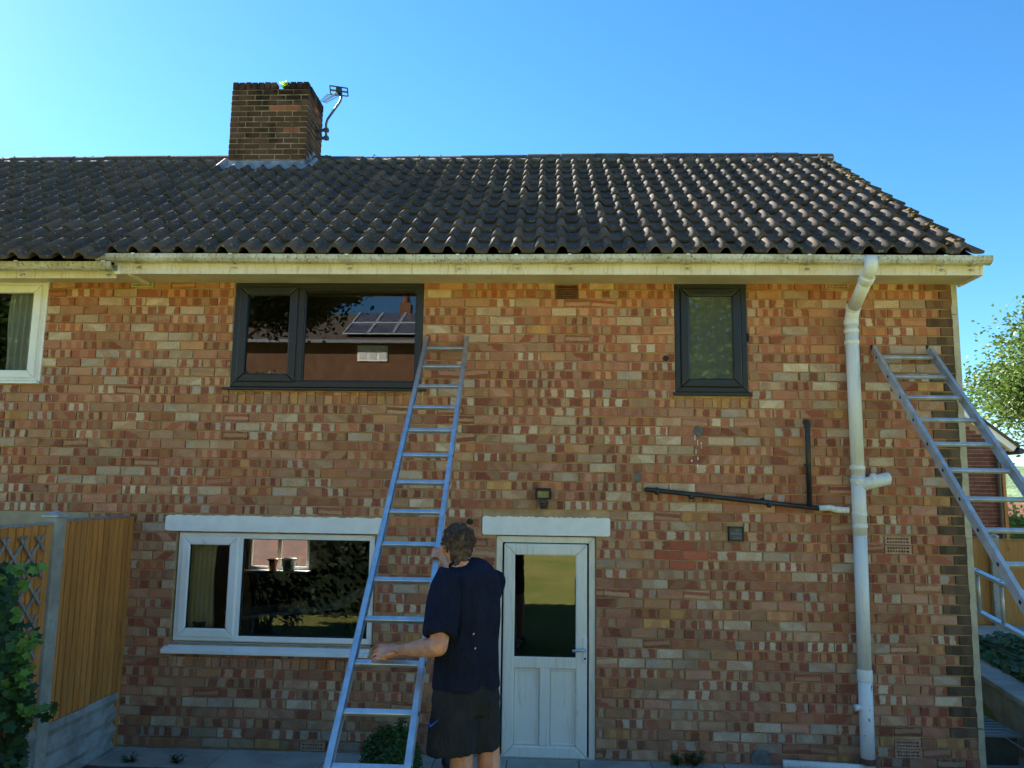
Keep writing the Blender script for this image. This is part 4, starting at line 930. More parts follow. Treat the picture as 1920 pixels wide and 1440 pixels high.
# ================================================================== LADDERS
def ladder(name, label, c0, step, w0, dw, n0, n1, rail=(.028, .066), mt='alu', hooks=False, feet=True, group='aluminium ladders', top_ext=.4):
    c0, step = Vector(c0), Vector(step); d = step.normalized(); ax = Vector((1, 0, 0)); nn = ax.cross(d).normalized()
    if nn.y > 0: nn = -nn            # towards the climber
    e = empty(name, tuple(c0+step*n1), label, 'ladder', group)
    for sg in (-1, 1):
        p = c0+step*(-top_ext)+ax*sg*(w0-dw*top_ext); q = c0+step*n1+ax*sg*(w0+dw*n1)
        dd = (q-p).normalized(); sx = (ax-dd*ax.dot(dd)).normalized(); L = (q-p).length/2; mid = (p+q)/2
        m = MB(); wd, dp, th = rail[0]/2, rail[1]/2, .004
        # channel rail, open side towards the rungs
        m.obox(mid+sx*sg*(wd-th/2), sx*th/2, dd*L, nn*dp); m.obox(mid+nn*(dp-th/2)-sx*sg*th*.5, sx*(wd-th/2), dd*L, nn*th/2); m.obox(mid-nn*(dp-th/2)-sx*sg*th*.5, sx*(wd-th/2), dd*L, nn*th/2)
        r_ = m.build('rail', mt, e, bev=.0015, seg=1)
        MB().obox(p+dd*.006, sx*(wd+.002), dd*.012, nn*(dp+.002)).build('end_cap', 'alu_dull', r_, bev=.003)
        if hooks:
            c = p+nn*0+Vector((0, .01, .01)); MB().tube([c-dd*-.02, c-dd*.03, c-dd*.055+Vector((0, .02, 0)), c-dd*.055+Vector((0, .05, -.03))], .016, 10).build('wall_hook', 'black_plastic', e, True)
        if feet: MB().obox(q+dd*.02, sx*(wd+.006), dd*.035, nn*(dp+.004)).build('foot', 'black_plastic', e, bev=.006)
        for i in range(0, n1+1):
            c = c0+step*i+ax*sg*(w0+dw*i+wd*.98)
            MB().obox(c+sx*sg*.001, sx*.002, dd*.011, nn*.009).build('rung_end', 'seal', r_)
    for i in range(n0, n1+1):
        c = c0+step*i; h = w0+dw*i-rail[0]/2+.004
        # box-section rung set square to the rails
        m = MB(); pr = [(-.017, .010), (-.013, .014), (.013, .014), (.017, .010), (.017, -.010), (.013, -.014), (-.013, -.014), (-.017, -.010)]; vs = []
        for sx_ in (-h, h): vs += [tuple(c+Vector((sx_, 0, 0))+d*q0+nn*q1) for q0, q1 in pr]
        k = 8; m.add(vs, [(a_, (a_+1) % k, k+(a_+1) % k, k+a_) for a_ in range(k)]+[tuple(range(k-1, -1, -1)), tuple(range(k, 2*k))]); m.build('rung', mt, e, bev=.002, seg=1)
    return e
L1C, L1S = (-.92, -.1, 3.485), (.004, -.22, -.201)
ladder('ladder', 'aluminium ladder leaned below the wide window, held by the man', L1C, L1S, .184, .001, 0, 15, (.034, .062), 'alu', top_ext=.75)
ladder('ladder', 'aluminium ladder with black wall hooks leaned beside the soil pipe', (3.102, -.12, 3.425), (-.004, -.215, -.201), .239, -.0008, 0, 14, (.03, .075), 'alu_dull', hooks=True, top_ext=.42)
def side_ladder():
    e = empty('ladder', (4.05, .6, 1.1), 'aluminium ladder stored on its edge along the side passage', 'ladder', 'aluminium ladders')
    a0, a1 = Vector((3.98, 1.1, 1.62)), Vector((4.2, -.05, 1.345)); b0, b1 = Vector((3.98, 1.1, 1.25)), Vector((4.2, -.05, .975)); d = (a1-a0).normalized()
    for p, q in ((a0, a1), (b0, b1)):
        p2 = p-d*1.0; q2 = q+d*1.4; rr = MB().beam(p2, q2, .07, .03).build('rail', 'alu', e, bev=.003)
        for i in range(12):
            c = p2+(q2-p2)*(i+.5)/12; MB().obox(c+Vector((0, 0, .0155)), d*.016, Vector((.01, 0, 0)), Vector((0, 0, .001))).build('rung_end', 'seal', rr)
    for i in range(12):
        t = (i+.5)/12; p = (a0-d*1.0)+((a1+d*1.4)-(a0-d*1.0))*t; q = (b0-d*1.0)+((b1+d*1.4)-(b0-d*1.0))*t
        MB().tube([p, q], .017, 10).build('rung', 'alu_dull', e, True)
    for s_ in (.1, .9):
        c = (b0-d*1.0).lerp(b1+d*1.4, s_); MB().box((c.x-.03, c.y-.04, ground_h(c.x, c.y)-.05), (c.x+.03, c.y+.04, c.z-.016)).build('prop_block', 'concrete', e, bev=.005)
side_ladder()

# ================================================================== LEFT FENCE, TRELLIS, SHRUBS
def fence_left():
    X = -3.725; e = empty('garden_fence', (X, -1.1, 0), 'orange wooden fence with a concrete post between the gardens', 'fence')
    zt, zb = 1.945, .465
    def bay(y0, y1, zt_):
        n = round((y1-y0)/.083); 
        for i in range(n):
            ya = y0+(y1-y0)*i/n; yb_ = y0+(y1-y0)*(i+1)/n+.012; zz = zt_+rng.uniform(-.004, .004); t = rng.uniform(-.001, .001)
            # feather edge: thick at one side, thin at the other, lapped
            m = MB(); w3 = (y1-y0)/n; k_ = rng.uniform(-.002, .002)
            vs = [(X+.002, ya+.003, zb), (X+.026+k_, ya+.003, zb), (X+.017+k_, ya+w3-.003, zb), (X+.002, ya+w3-.003, zb)]; vs += [(v[0], v[1], zz) for v in vs]
            m.add(vs, [(3,2,1,0), (4,5,6,7), (0,1,5,4), (1,2,6,5), (2,3,7,6), (3,0,4,7)]); m.box((X-.006, ya, zb), (X+.0015, ya+w3, zz-.004))
            m.build('board', 'fence', e)
        MB().box((X-.03, y0, zt_+.004), (X+.028, y1, zt_+.022)).build('capping', 'trellis', e, bev=.003)
        for z in (zb+.15, (zb+zt)/2, zt-.15): MB().box((X-.045, y0, z-.04), (X-.002, y1, z+.04)).build('rail', 'fence', e)
        # rock-faced gravel board
        g = MB(); ny, nz = 40, 10; vs = []
        for j in range(nz+1):
            for i in range(ny+1):
                y = y0+(y1-y0)*i/ny; z = -.04+(zb-.004+.04)*j/nz; band = abs(((z*7.2+.35*mnoise.noise(Vector((y*2, z*2, 0)))) % 1)-.5)
                vs.append((X+.006+.034*min(1, band*3)+.018*mnoise.noise(Vector((y*9, z*22, 4))), y, z))
        g.add(vs, [(j*(ny+1)+i, (j+1)*(ny+1)+i, (j+1)*(ny+1)+i+1, j*(ny+1)+i+1) for j in range(nz) for i in range(ny)])
        g.add([(X-.02, y0, zb-.004), (X+.02, y0, zb-.004), (X+.02, y1, zb-.004), (X-.02, y1, zb-.004)], [(0,1,2,3)])
        g.build('gravel_board', 'gravel_board', e)
    bay(-1.03, -.06, zt); bay(-2.9, -1.16, zt-.02)
    MB().box((X-.02, -.06, -.02), (X+.03, -.002, zt+.01)).build('end_post', 'fence', e, bev=.003)
    MB().box((X-.05, -1.16, -.1), (X+.045, -1.03, zt+.04)).build('concrete_post', 'concrete', e, bev=.008)
    m = MB(); c = Vector((X-.003, -1.095, zt+.04)); vs = [c+Vector((sx*.062, sy*.08, 0)) for sx, sy in ((-1,-1),(1,-1),(1,1),(-1,1))]+[c+Vector((sx*.062, sy*.08, .012)) for sx, sy in ((-1,-1),(1,-1),(1,1),(-1,1))]+[c+Vector((0, 0, .05))]
    m.add(vs, [(3,2,1,0)]+[(k, (k+1) % 4, 4+(k+1) % 4, 4+k) for k in range(4)]+[(4+k, 4+(k+1) % 4, 8) for k in range(4)]); m.build('post_cap', 'alu_dull', e)
    MB().box((X-.05, -3.03, -.1), (X+.045, -2.9, zt+.04)).build('concrete_post', 'concrete', e, bev=.008)
    # trellis hanging on the second bay
    t = empty('trellis', (X+.03, -1.7, .8), 'grey expanding diamond trellis hung on the fence', 'trellis')
    def slat(y0, z0, y1, z1, xo): MB().beam((X+xo, y0, z0), (X+xo, y1, z1), .022, .009, (1, 0, 0)).build('slat', 'trellis', t)
    ye = -1.27; zt_ = 1.86
    for k in range(7):
        o = k*.19
        a = (ye-.02, zt_-o); 
        slat(ye, zt_-o, ye-.62, zt_-o-.62*1.05, .036) if zt_-o-.65 > .3 else None
        slat(ye, zt_-o-.12, ye-.58, min(zt_+.02, zt_-o-.12+.58*1.05) if k > 2 else zt_, .047) if k > 2 else slat(ye, zt_-o-.12, ye-.0-(o+.12)/1.05, zt_, .047)
    for k in range(1, 4): slat(ye-k*.19, zt_, ye-k*.19-.6, zt_-.63, .036)
fence_left()
def leaf_proto(name, lobed, mt):
    # a leaf that droops and folds along its midrib, unit length along +Y
    if lobed: out = [(0, 0), (.30, -.08), (.42, .22), (.30, .30), (.52, .62), (.24, .66), (.0, 1.0)]
    else: out = [(0, 0), (.2, .12), (.3, .38), (.26, .65), (0, 1.0)]
    n = len(out); vs = [(0, y, -.10*y*y) for x, y in out]; vs += [(x, y, .14*x-.10*y*y-.1*x*x) for x, y in out[1:-1]]; vs += [(-x, y, .14*x-.10*y*y-.1*x*x) for x, y in out[1:-1]]
    fs = []; k = n-2
    for i in range(n-1):
        r0 = 0 if i == 0 else n+i-1; r1 = n-1 if i == n-2 else n+i
        l0 = 0 if i == 0 else n+k+i-1; l1 = n-1 if i == n-2 else n+k+i
        f = [i, r0, r1, i+1]; g = [i, i+1, l1, l0]; fs += [tuple(dict.fromkeys(f)), tuple(dict.fromkeys(g))]
    me = bpy.data.meshes.new(name); me.from_pydata(vs, [], fs); me.materials.append(MT[mt]); me.polygons.foreach_set('use_smooth', [True]*len(me.polygons)); me.update(); return me
def leaf_matrix(rr, p, size, out=None, droop=.3):
    n = Vector((rr.gauss(0, .5), rr.gauss(0, .5), rr.uniform(.3, 1))).normalized()
    if out is not None: n = (n+out*.9).normalized()
    d = Vector((rr.gauss(0, 1), rr.gauss(0, 1), -droop+rr.gauss(0, .3))); d = (d-n*d.dot(n)).normalized(); x = d.cross(n)
    s = size*rr.uniform(.65, 1.25)
    return Matrix(((x.x*s, d.x*s, n.x*s, p.x), (x.y*s, d.y*s, n.y*s, p.y), (x.z*s, d.z*s, n.z*s, p.z), (0, 0, 0, 1)))
def scatter(name, me, mats, mt, parent, kind='stuff'):
    base = np.array([v.co[:]+(1,) for v in me.vertices]); nv = len(base); pf = [tuple(p.vertices) for p in me.polygons]
    V = np.concatenate([(base @ np.array(m).T)[:, :3] for m in mats]) if mats else np.zeros((0, 3))
    F = [tuple(i*nv+k for k in f) for i in range(len(mats)) for f in pf]
    q = bpy.data.meshes.new(name); q.from_pydata(V.tolist(), [], F); q.update()
    o = link(name, q, mt, parent, True); return tag(o, kind=kind)
def bush_left():
    rr = random.Random(11); e = empty('leafy_shrub', (-3.35, -2.2, .15), 'tall leafy green shrub in front of the trellis', 'shrub'); me = leaf_proto('leaf', True, 'leaf_bush')
    # silhouette read from the picture: (px right edge by py)
    prof = [(1060, 2), (1085, 32), (1110, 20), (1150, 26), (1190, 38), (1230, 42), (1290, 56), (1340, 54), (1400, 44), (1450, 38)]
    mats = []; stem = MB()
    for i in range(1700):
        py = rr.uniform(1055, 1450); xr = np.interp(py, [p[0] for p in prof], [p[1] for p in prof]); dens = rr.random()**.55
        px = -70+(xr+70)*dens; Y = -1.95-rr.random()*.55+(-.15 if px < 20 else 0)
        p = at(px, py, Y); out = Vector((.5, -.75, .35))
        if mnoise.noise(p*5.5) < -.12: continue
        mats.append((p, leaf_matrix(rr, p, .052, out)))
    for px, py in ((105, 1322), (98, 1325), (85, 1345), (60, 1075), (55, 1070), (50, 1180), (72, 1190)):
        for k in range(3): p = at(px-rr.uniform(0, 14), py+rr.uniform(-8, 8), -2.0); mats.append((p, leaf_matrix(rr, p, .06, Vector((.4, -.8, .3)))))
    spr = []
    for px, py in ((30, 1105), (48, 1070), (20, 1160), (52, 1205), (60, 1195), (40, 1250), (15, 1290), (55, 1330), (25, 1220), (8, 1085)):
        for k in range(9): p = at(px+rr.gauss(0, 11), py+rr.gauss(0, 9), -2.52); spr.append(leaf_matrix(rr, p, .055, Vector((.4, -.8, .5))))
    ms = leaf_proto('leaf', True, 'leaf_sprig'); scatter('young_shoots', ms, spr, 'leaf_sprig', e)
    for k in range(9):
        b = at(rr.uniform(-60, 30), 1520, -2.2); t = at(rr.uniform(-30, 60), rr.uniform(1070, 1250), -2.1); stem.tube([b, (b+t)/2+Vector((rr.uniform(-.1, .1), 0, .05)), t], [.012, .009, .004], 6)
    b = at(55, 1345, -2.05); t = at(108, 1322, -2.0); stem.tube([b, t], .003, 5)
    stem.build('stem', 'bark', e, True)
    near = sorted(range(len(mats)), key=lambda i: mats[i][0].y)
    vis = [i for i in near if mats[i][0].x > at(0, 1200, mats[i][0].y).x][:260]; vs = set(vis)
    for i in vis:
        o = bpy.data.objects.new('leaf', me); col.objects.link(o); o.parent = e; o.matrix_parent_inverse = parent_inv(e); o.matrix_basis = mats[i][1]
    scatter('foliage', me, [m for i, (p, m) in enumerate(mats) if i not in vs], 'leaf_bush', e)
    # small yellowish plant at its foot
    w_ = atZ(30, 1440, .0)
bush_left()
def fern():
    rr = random.Random(3); p0 = Vector((-3.78, -1.55, .12)); e = empty('low_fern', tuple(p0), 'low yellow-green fern at the foot of the concrete post', 'plant'); me = leaf_proto('leaf', False, 'leaf_hedge'); mats = []
    for i in range(26):
        a = rr.uniform(0, 6.283); d = Vector((math.cos(a), math.sin(a), rr.uniform(.5, 1.2))).normalized(); L = rr.uniform(.15, .3)
        for k in range(12):
            t = (k+1)/12; p = p0+d*L*t-Vector((0, 0, .14*t*t)); mats.append(leaf_matrix(rr, p, .05, None))
    scatter('foliage', me, mats, 'leaf_hedge', e); MB().tube([p0-Vector((0, 0, .12)), p0+Vector((0, 0, .04))], .01, 6).build('stem', 'bark', e)
fern()
def box_ball():
    rr = random.Random(5); c = at(733, 1422, -.62); c = Vector((c.x, -.62, .16)); rx, rz = .235, .25
    e = empty('box_shrub', (c.x, c.y, -.02), 'clipped round box shrub behind the ladder foot', 'shrub'); me = leaf_proto('leaf', False, 'leaf_box'); mats = []
    for i in range(5200):
        u = rr.uniform(-1, 1); a = rr.uniform(0, 6.283); s_ = math.sqrt(1-u*u); d = Vector((s_*math.cos(a), s_*math.sin(a), u)); k = rr.uniform(.78, 1.03)*(1+.09*mnoise.noise(d*3.1))
        p = c+Vector((d.x*rx*k, d.y*rx*k, d.z*rz*k)); mats.append(leaf_matrix(rr, p, .026, d, -.2))
    for k in range(5):
        q = c+Vector((rr.uniform(.06, .14), -.05, rz+.0)); 
        for j in range(14): mats.append(leaf_matrix(rr, q+Vector((rr.gauss(0, .012), rr.gauss(0, .012), rr.uniform(-.03, .075))), .03, None))
    scatter('foliage', me, mats, 'leaf_box', e); m = MB(); m.lathe((c.x, c.y, c.z), [(.02, -.2), (.15, -.1), (.18, .02), (.12, .14), (.01, .18)], 14); m.build('core', 'bark', e, True)
    MB().lathe((c.x, c.y, -.03), [(.11, 0), (.13, .12), (.12, .12), (.02, .11)], 16).build('pot', 'pot_dark', e, True)
box_ball()
c = at(843, 1424, -.3); c = Vector((c.x, -.3, 0))
e = empty('round_pot', tuple(c), 'small dark round pot beside the back door', 'pot'); MB().lathe((c.x, c.y, 0), [(.03, 0), (.055, .02), (.066, .05), (.06, .085), (.042, .105), (.04, .1), (.002, .08)], 20).build('body', 'pot_dark', e, True)
MB().lathe((c.x, c.y, .085), [(.044, 0), (.05, .012), (.047, .022), (.043, .024), (.04, .012)], 20).build('rim', 'pot_dark', e, True)
for k, (px, py, L, sd) in enumerate(((330, 1436, .1, 21), (243, 1430, .09, 22), (1305, 1432, .16, 23), (1270, 1436, .12, 24))):
    q = at(px, py, -.36 if px < 600 else -.06); weed((q.x, q.y, -.015), 'wall_weed', ['small weed by the paving edge in front of the wide window', 'small weed by the paving edge near the fence', 'bushy weed growing at the wall foot right of the door', 'low weed at the wall foot nearest the door'][k], 'weed', 'leaf_bush', 12, L, 1.0, sd, .4)

# ================================================================== INSIDE THE WINDOWS
def curtain(x0, x1, z0, z1, y, mt, label, folds=6):
    m = MB(); n = 60; k = 8; vs = []
    for j in range(k+1):
        z = z0+(z1-z0)*j/k; g = 1-.12*math.sin(math.pi*j/k)*.6
        for i in range(n+1): t = i/n; vs.append((x0+(x1-x0)*t*g, y+.028*math.sin(t*folds*6.283+.6*math.sin(j*.9)), z))
    m.add(vs, [(j*(n+1)+i, j*(n+1)+i+1, (j+1)*(n+1)+i+1, (j+1)*(n+1)+i) for j in range(k) for i in range(n)]); o = m.build('curtain', mt, None, True)
    s_ = o.modifiers.new('s', 'SOLIDIFY'); s_.thickness = .003; tag(o, label, 'curtain')
curtain(-3.25, -2.97, .9, 1.85, .16, 'curtain', 'cream curtain hanging inside the lower white window'); curtain(-5.12, -4.8, 3.17, 4.15, .12, 'curtain_white', "pale curtain inside the neighbour's upper window", 5)
def pot(c, r, h, mt, label, plant=0, pm='leaf_box'):
    e = empty('plant_pot', c, label, 'pot'); c = Vector(c); MB().lathe(c, [(r*.7, 0), (r*.95, h*.9), (r*1.05, h*.9), (r*1.05, h), (r*.9, h), (r*.85, h*.85), (.001, h*.82)], 18).build('body', mt, e, True)
    if plant:
        rr = random.Random(int(c.x*100)); me = leaf_proto('leaf', False, pm); mats = []
        for i in range(plant): a = rr.uniform(0, 6.28); z = -rr.random()*h*3.2; mats.append(leaf_matrix(rr, c+Vector((math.cos(a)*r*1.05, math.sin(a)*r*1.05, h+z)), .03, None))
        scatter('foliage', me, mats, pm, e)
sp = at(373, 1183, .17); pot((sp.x, .17, .9), .055, .13, 'pot_dark', 'dark flower pot on the sill inside the casement')
MB_in = MB().box((-4.2, .1, .86), (-1.1, .27, .9)).build('inner_sill', 'upvc', house)
c = at(581, 1196, .19); o = MB().lathe((c.x, .19, .9), [(.004, 0), (.035, .015), (.042, .04), (.03, .066), (.004, .075)], 16).build('dark_ornament', 'pot_dark', None, True); tag(o, 'round dark ornament on the window sill behind the fixed pane', 'ornament')
# pots on the far kitchen sill, and the sunlit roof across the street behind them
kz = KW[2]; kx = KW[1]-KW[0]
pot((KW[0]+kx*.72, 6.2, kz), .13, .2, 'pot_white', 'pale pot with trailing plant on the far kitchen sill', 90); pot((KW[0]+kx*.46, 6.2, kz), .09, .19, 'pot_copper', 'copper coloured pot on the far kitchen sill', 14)
fh = empty('street_house', (-12, 30, -2), 'house with terracotta roof seen through the kitchen', 'house'); MB().box((-30, 12, -3), (-1, 20, .2)).build('wall', 'render', fh); MB().add([(-30.3, 11.6, .2), (-.7, 11.6, .2), (-.7, 16, 3.2), (-30.3, 16, 3.2), (-.7, 20.4, .2), (-30.3, 20.4, .2)], [(0,1,2,3), (3,2,4,5), (0,3,5), (1,4,2)]).build('roof', 'red_roof', fh)
def worktop():
    e = empty('kitchen_worktop', (-2.6, 1.2, 0), 'grey worktop with steel edge inside the kitchen', 'worktop'); MB().obox((-2.7, 1.35, .98), (.5, .32, .03), (-.15, .24, 0), (0, 0, .02)).build('top', 'lid', e, bev=.004); MB().obox((-2.7, 1.35, .45), (.46, .3, 0), (-.13, .2, 0), (0, 0, .5)).build('cabinet', 'box_side', e)
worktop()
def bag_chair():
    e = empty('reclining_chair', (-1.95, 1.5, 0), 'grey reclining chair seen through the kitchen window', 'chair')
    MB().obox((-2.0, 1.5, 1.12), (.22, .0, .12), (0, .2, 0), (-.03, 0, .04)).build('seat', 'lid', e, bev=.03); MB().obox((-1.74, 1.5, 1.32), (.09, 0, .15), (0, .2, 0), (-.04, 0, .02)).build('backrest', 'lid', e, bev=.02)
    for y in (1.35, 1.65): MB().beam((-2.1, y, 1.1), (-1.8, y, .0), .03, .03).build('leg', 'steel', e); MB().beam((-1.85, y, 1.1), (-2.15, y, .0), .03, .03).build('leg', 'steel', e)
bag_chair()

# ================================================================== RIGHT-HAND SIDE
def right_side():
    # low garden wall with coping, running back along the passage
    e = empty('low_garden_wall', (4.35, .8, 0), 'low grey garden wall with pale coping slabs beside the house corner', 'wall')
    a, b = Vector((4.62, 2.4, 0)), Vector((4.12, -.3, 0)); d = (b-a).normalized(); nrm = Vector((-d.y, d.x, 0)); 
    if nrm.x < 0: nrm = -nrm
    MB().obox((a+b)/2+Vector((0, 0, .12)), d*((b-a).length/2), nrm*.09, Vector((0, 0, .34))).build('wall_body', 'concrete', e, bev=.005)
    n = 6
    for i in range(n):
        p = a.lerp(b, (i+.5)/n); MB().obox(p+Vector((0, 0, .485)), d*((b-a).length/n/2-.004), nrm*.14, Vector((0, 0, .025))).build('coping_slab', 'slab', e, bev=.006)
    # slabs of the side passage
    ps = MB().box((3.9, -1.2, -.12), (4.15, 3, -.04)).build('passage', 'soil'); tag(ps, 'paved side passage by the house corner', kind='structure')
    for i in range(9): 
        y = -1.2+i*.45; MB().box((3.63, y+.004, -.04), (4.14, y+.446, -.004+rng.uniform(-.003, .003))).build('paving_slab', 'slab', ps, bev=.006)
    # storage box with ribbed lid
    bx = empty('storage_box', (3.85, .6, 0), 'dark storage box with a grey ribbed lid behind the house corner', 'box')
    MB().box((3.7, .2, -.02), (4.0, .85, .22)).build('body', 'box_side', bx, bev=.01)
    lid = MB().box((3.68, .17, .22), (4.02, .88, .25)).build('lid', 'lid', bx, bev=.008)
    for i in range(8): MB().box((3.7, .2+i*.085, .25), (4.0, .24+i*.085, .262)).build('rib', 'lid', lid, bev=.004)
    MB().tube([(3.86, .17, .24), (3.98, .1, .16), (4.03, .05, .0)], .006, 6).build('strap', 'lid', bx)
    # ivy ground cover behind the wall
    rr = random.Random(8); me = leaf_proto('leaf', True, 'leaf_ivy'); mats = []
    for i in range(2600):
        y = rr.uniform(-.6, 3.0); t = (2.4-y)/2.7; xw = 4.62-.5*t+.13; x = xw+abs(rr.gauss(0, .5)); z = .46+.22*mnoise.noise(Vector((x*2, y*2, 1)))+rr.uniform(0, .1)+.08
        mats.append(leaf_matrix(rr, Vector((x, y, z)), .075, Vector((-.2, -.6, .7))))
    o = scatter('ground_ivy', me, mats, 'leaf_ivy', None); tag(o, 'low leafy ground cover behind the garden wall', 'ground cover')
    cb = MB().tube([(4.5, 2.6, .75), (4.7, 1.7, .68), (4.62, .9, .66), (4.9, .2, .62)], .009, 6).build('loose_cable', 'cable', None, True); tag(cb, 'black cable lying across the ground cover', 'cable')
    st = MB().lathe((4.62, .98, .6), [(.01, -.02), (.05, 0), (.06, .03), (.04, .07), (.005, .085)], 10).build('pale_stone', 'stone', None, True); tag(st, 'pale stone standing among the ground cover', 'stone')
    # sunny flagstones before the fence
    fl = MB().box((5.1, 2.95, .42), (7.5, 4.2, .53)).build('flagstone', 'slab', None, bev=.01); tag(fl, 'sunlit pale flagstone in front of the side fence', kind='structure')
    # side fence
    f = empty('side_fence', (6.3, 4.3, .4), 'tan board fence with a concrete post beyond the passage', 'fence'); x = 4.6
    while x < 8.6:
        MB().obox((x+.075, 4.3, 1.05), (.082, -.006, 0), (.0, .008, 0), (0, 0, .6+rng.uniform(-.004, .004))).build('board', 'fence_side', f); x += .15
    MB().box((4.5, 4.27, 1.655), (8.6, 4.33, 1.675)).build('capping', 'fence_side', f)
    for px in (6.09, 8.0): MB().box((px-.06, 4.2, .3), (px+.06, 4.27, 1.7)).build('concrete_post', 'concrete', f, bev=.01); MB().lathe((px, 4.235, 1.7), [(.08, 0), (.08, .015), (.002, .05)], 4).build('post_cap', 'concrete', f)
    # neighbouring brick gable with its sloping roof edge
    nb = empty('neighbour_house', (8, 10, 0), 'dark red brick neighbouring gable with sloping white verge', 'house'); Y = 9.0; xr = at(1879, 900, Y).x; zc = at(1895, 832, Y).z
    sl_ = (at(1808, 768, Y).z-at(1893, 830, Y).z)/(at(1893, 830, Y).x-at(1808, 768, Y).x); xl = 4.0
    MB().add([(xl, Y+.006, -1), (xr, Y+.006, -1), (xr, Y+.006, zc), (xl, Y+.006, zc+(xr-xl)*sl_)]+[(xl, Y+6, -1), (xr, Y+6, -1), (xr, Y+6, zc), (xl, Y+6, zc+(xr-xl)*sl_)], [(0,1,2,3), (1,5,6,2), (7,6,5,4), (3,2,6,7)]).build('wall', 'far_mortar', nb)
    w_ = nb.children[0]; z = .4; k = 0
    big = MB()
    while z < zc+2.2:
        x = xr-(.11 if k % 2 else .22); first = True; xb = xr
        while xb > 7.7:
            if z+.065 < zc+(xr-xb)*sl_ and z > 1.2:
                MB().box((x+.006, Y-.004, z), (xb-(.0 if first else .006), Y+.02, z+.065)).build('brick', 'far_brick', w_)
            xb = x; x -= .225; first = False
        z += .077; k += 1
    MB().beam((xl, Y-.06, zc+(xr-xl)*sl_+.06), (xr+.22, Y-.06, zc-.22*sl_+.06), .14, .12, (0, 0, 1)).build('verge_board', 'upvc', nb)
    MB().add([(xl, Y-.15, zc+(xr-xl)*sl_+.2), (xr+.3, Y-.15, zc-.3*sl_+.2), (xr+.3, Y+6, zc-.3*sl_+.2), (xl, Y+6, zc+(xr-xl)*sl_+.2), (xl, Y-.15, zc+(xr-xl)*sl_+.13), (xr+.3, Y-.15, zc-.3*sl_+.13), (xr+.3, Y+6, zc-.3*sl_+.13), (xl, Y+6, zc+(xr-xl)*sl_+.13)], [(0,1,2,3), (7,6,5,4), (4,5,1,0), (1,5,6,2)]).build('roof', 'ridge', nb)
    MB().tube([(xr+.3, Y-.2, zc-.3*sl_+.08), (xr+.3, Y+6, zc-.3*sl_+.08)], .06, 8).build('gutter', 'black_plastic', nb)
    MB().tube([(xr-.1, Y-.06, zc+.0), (xr-.1, Y-.06, 0)], .04, 8).build('downpipe', 'black_plastic', nb)
    MB().box((xr+.0, Y-.02, 0), (xr+.06, Y+.1, zc-.3)).build('corner_board', 'fence_side', nb)
    # bright hedge and a red roof further down
    hd = empty('garden_hedge', (10.6, 12, 0), 'bright green hedge behind the neighbouring house', 'hedge'); mats = []; me = leaf_proto('leaf', False, 'leaf_hedge')
    for i in range(3500): mats.append(leaf_matrix(rr, Vector((rr.uniform(9.2, 13), 11.6+rr.uniform(0, .6), rr.uniform(.4, 2.05+.2*mnoise.noise(Vector((i*.1, 0, 0)))))), .1, Vector((0, -.8, .4))))
    scatter('foliage', me, mats, 'leaf_hedge', hd); MB().box((9.2, 11.9, 0), (13, 12.4, 1.8)).build('hedge_core', 'leaf_box', hd)
    rf = empty('far_house', (17, 24, 0), 'far house with a reddish roof glimpsed over the hedge', 'house'); MB().box((14, 22, -2), (26, 28, .9)).build('wall', 'far_brick', rf); MB().add([(13.7, 21.7, .9), (26.3, 21.7, .9), (26.3, 25, 2.05), (13.7, 25, 2.05), (26.3, 28.3, .9), (13.7, 28.3, .9)], [(0,1,2,3), (3,2,4,5), (0,3,5), (1,4,2)]).build('roof', 'red_roof', rf)
right_side()
def tree(name, label, base, h, cc, cr, nleaf, size, mt, seed, trunk_r=.2, nb=26, group=None, clumps=60):
    rr = random.Random(seed); base = Vector(base); cc = Vector(cc); e = empty(name, tuple(base), label, 'tree', group); me = leaf_proto('leaf', False, mt); m = MB()
    fork = base.lerp(cc, .55); m.tube([base, base.lerp(fork, .5)+Vector((.1, .1, 0)), fork, cc+Vector((0, 0, cr[2]*.4))], [trunk_r, trunk_r*.8, trunk_r*.6, trunk_r*.15], 9)
    cl = []
    for i in range(clumps):
        while True:
            d = Vector((rr.uniform(-1, 1), rr.uniform(-1, 1), rr.uniform(-1, 1)))
            if .25 < d.length < 1: break
        d = d*(.6+.4*rr.random())*(1+.2*mnoise.noise(d*2)); cl.append(cc+Vector((d.x*cr[0], d.y*cr[1], d.z*cr[2])))
    for c in cl[:nb]:
        a = fork.lerp(cc, rr.uniform(0, .9)); m.tube([a, (a+c)/2+Vector((0, 0, .2)), c], [trunk_r*.3, trunk_r*.18, trunk_r*.04], 6)
    m.build('trunk', 'bark', e, True); mats = []
    for i in range(nleaf):
        c = rr.choice(cl); s_ = max(cr)*.17; p = c+Vector((rr.gauss(0, s_), rr.gauss(0, s_), rr.gauss(0, s_*.55))); mats.append(leaf_matrix(rr, p, size, None, .4))
    scatter('crown', me, mats, mt, e); return e
tree('garden_tree', 'loose leafy tree rising behind the neighbouring gable', (17.5, 20.5, -.3), 9, (17.6, 20.5, 6.2), (3.5, 3.0, 2.8), 30000, .14, 'leaf_tree', 2, .22, 70, clumps=130)

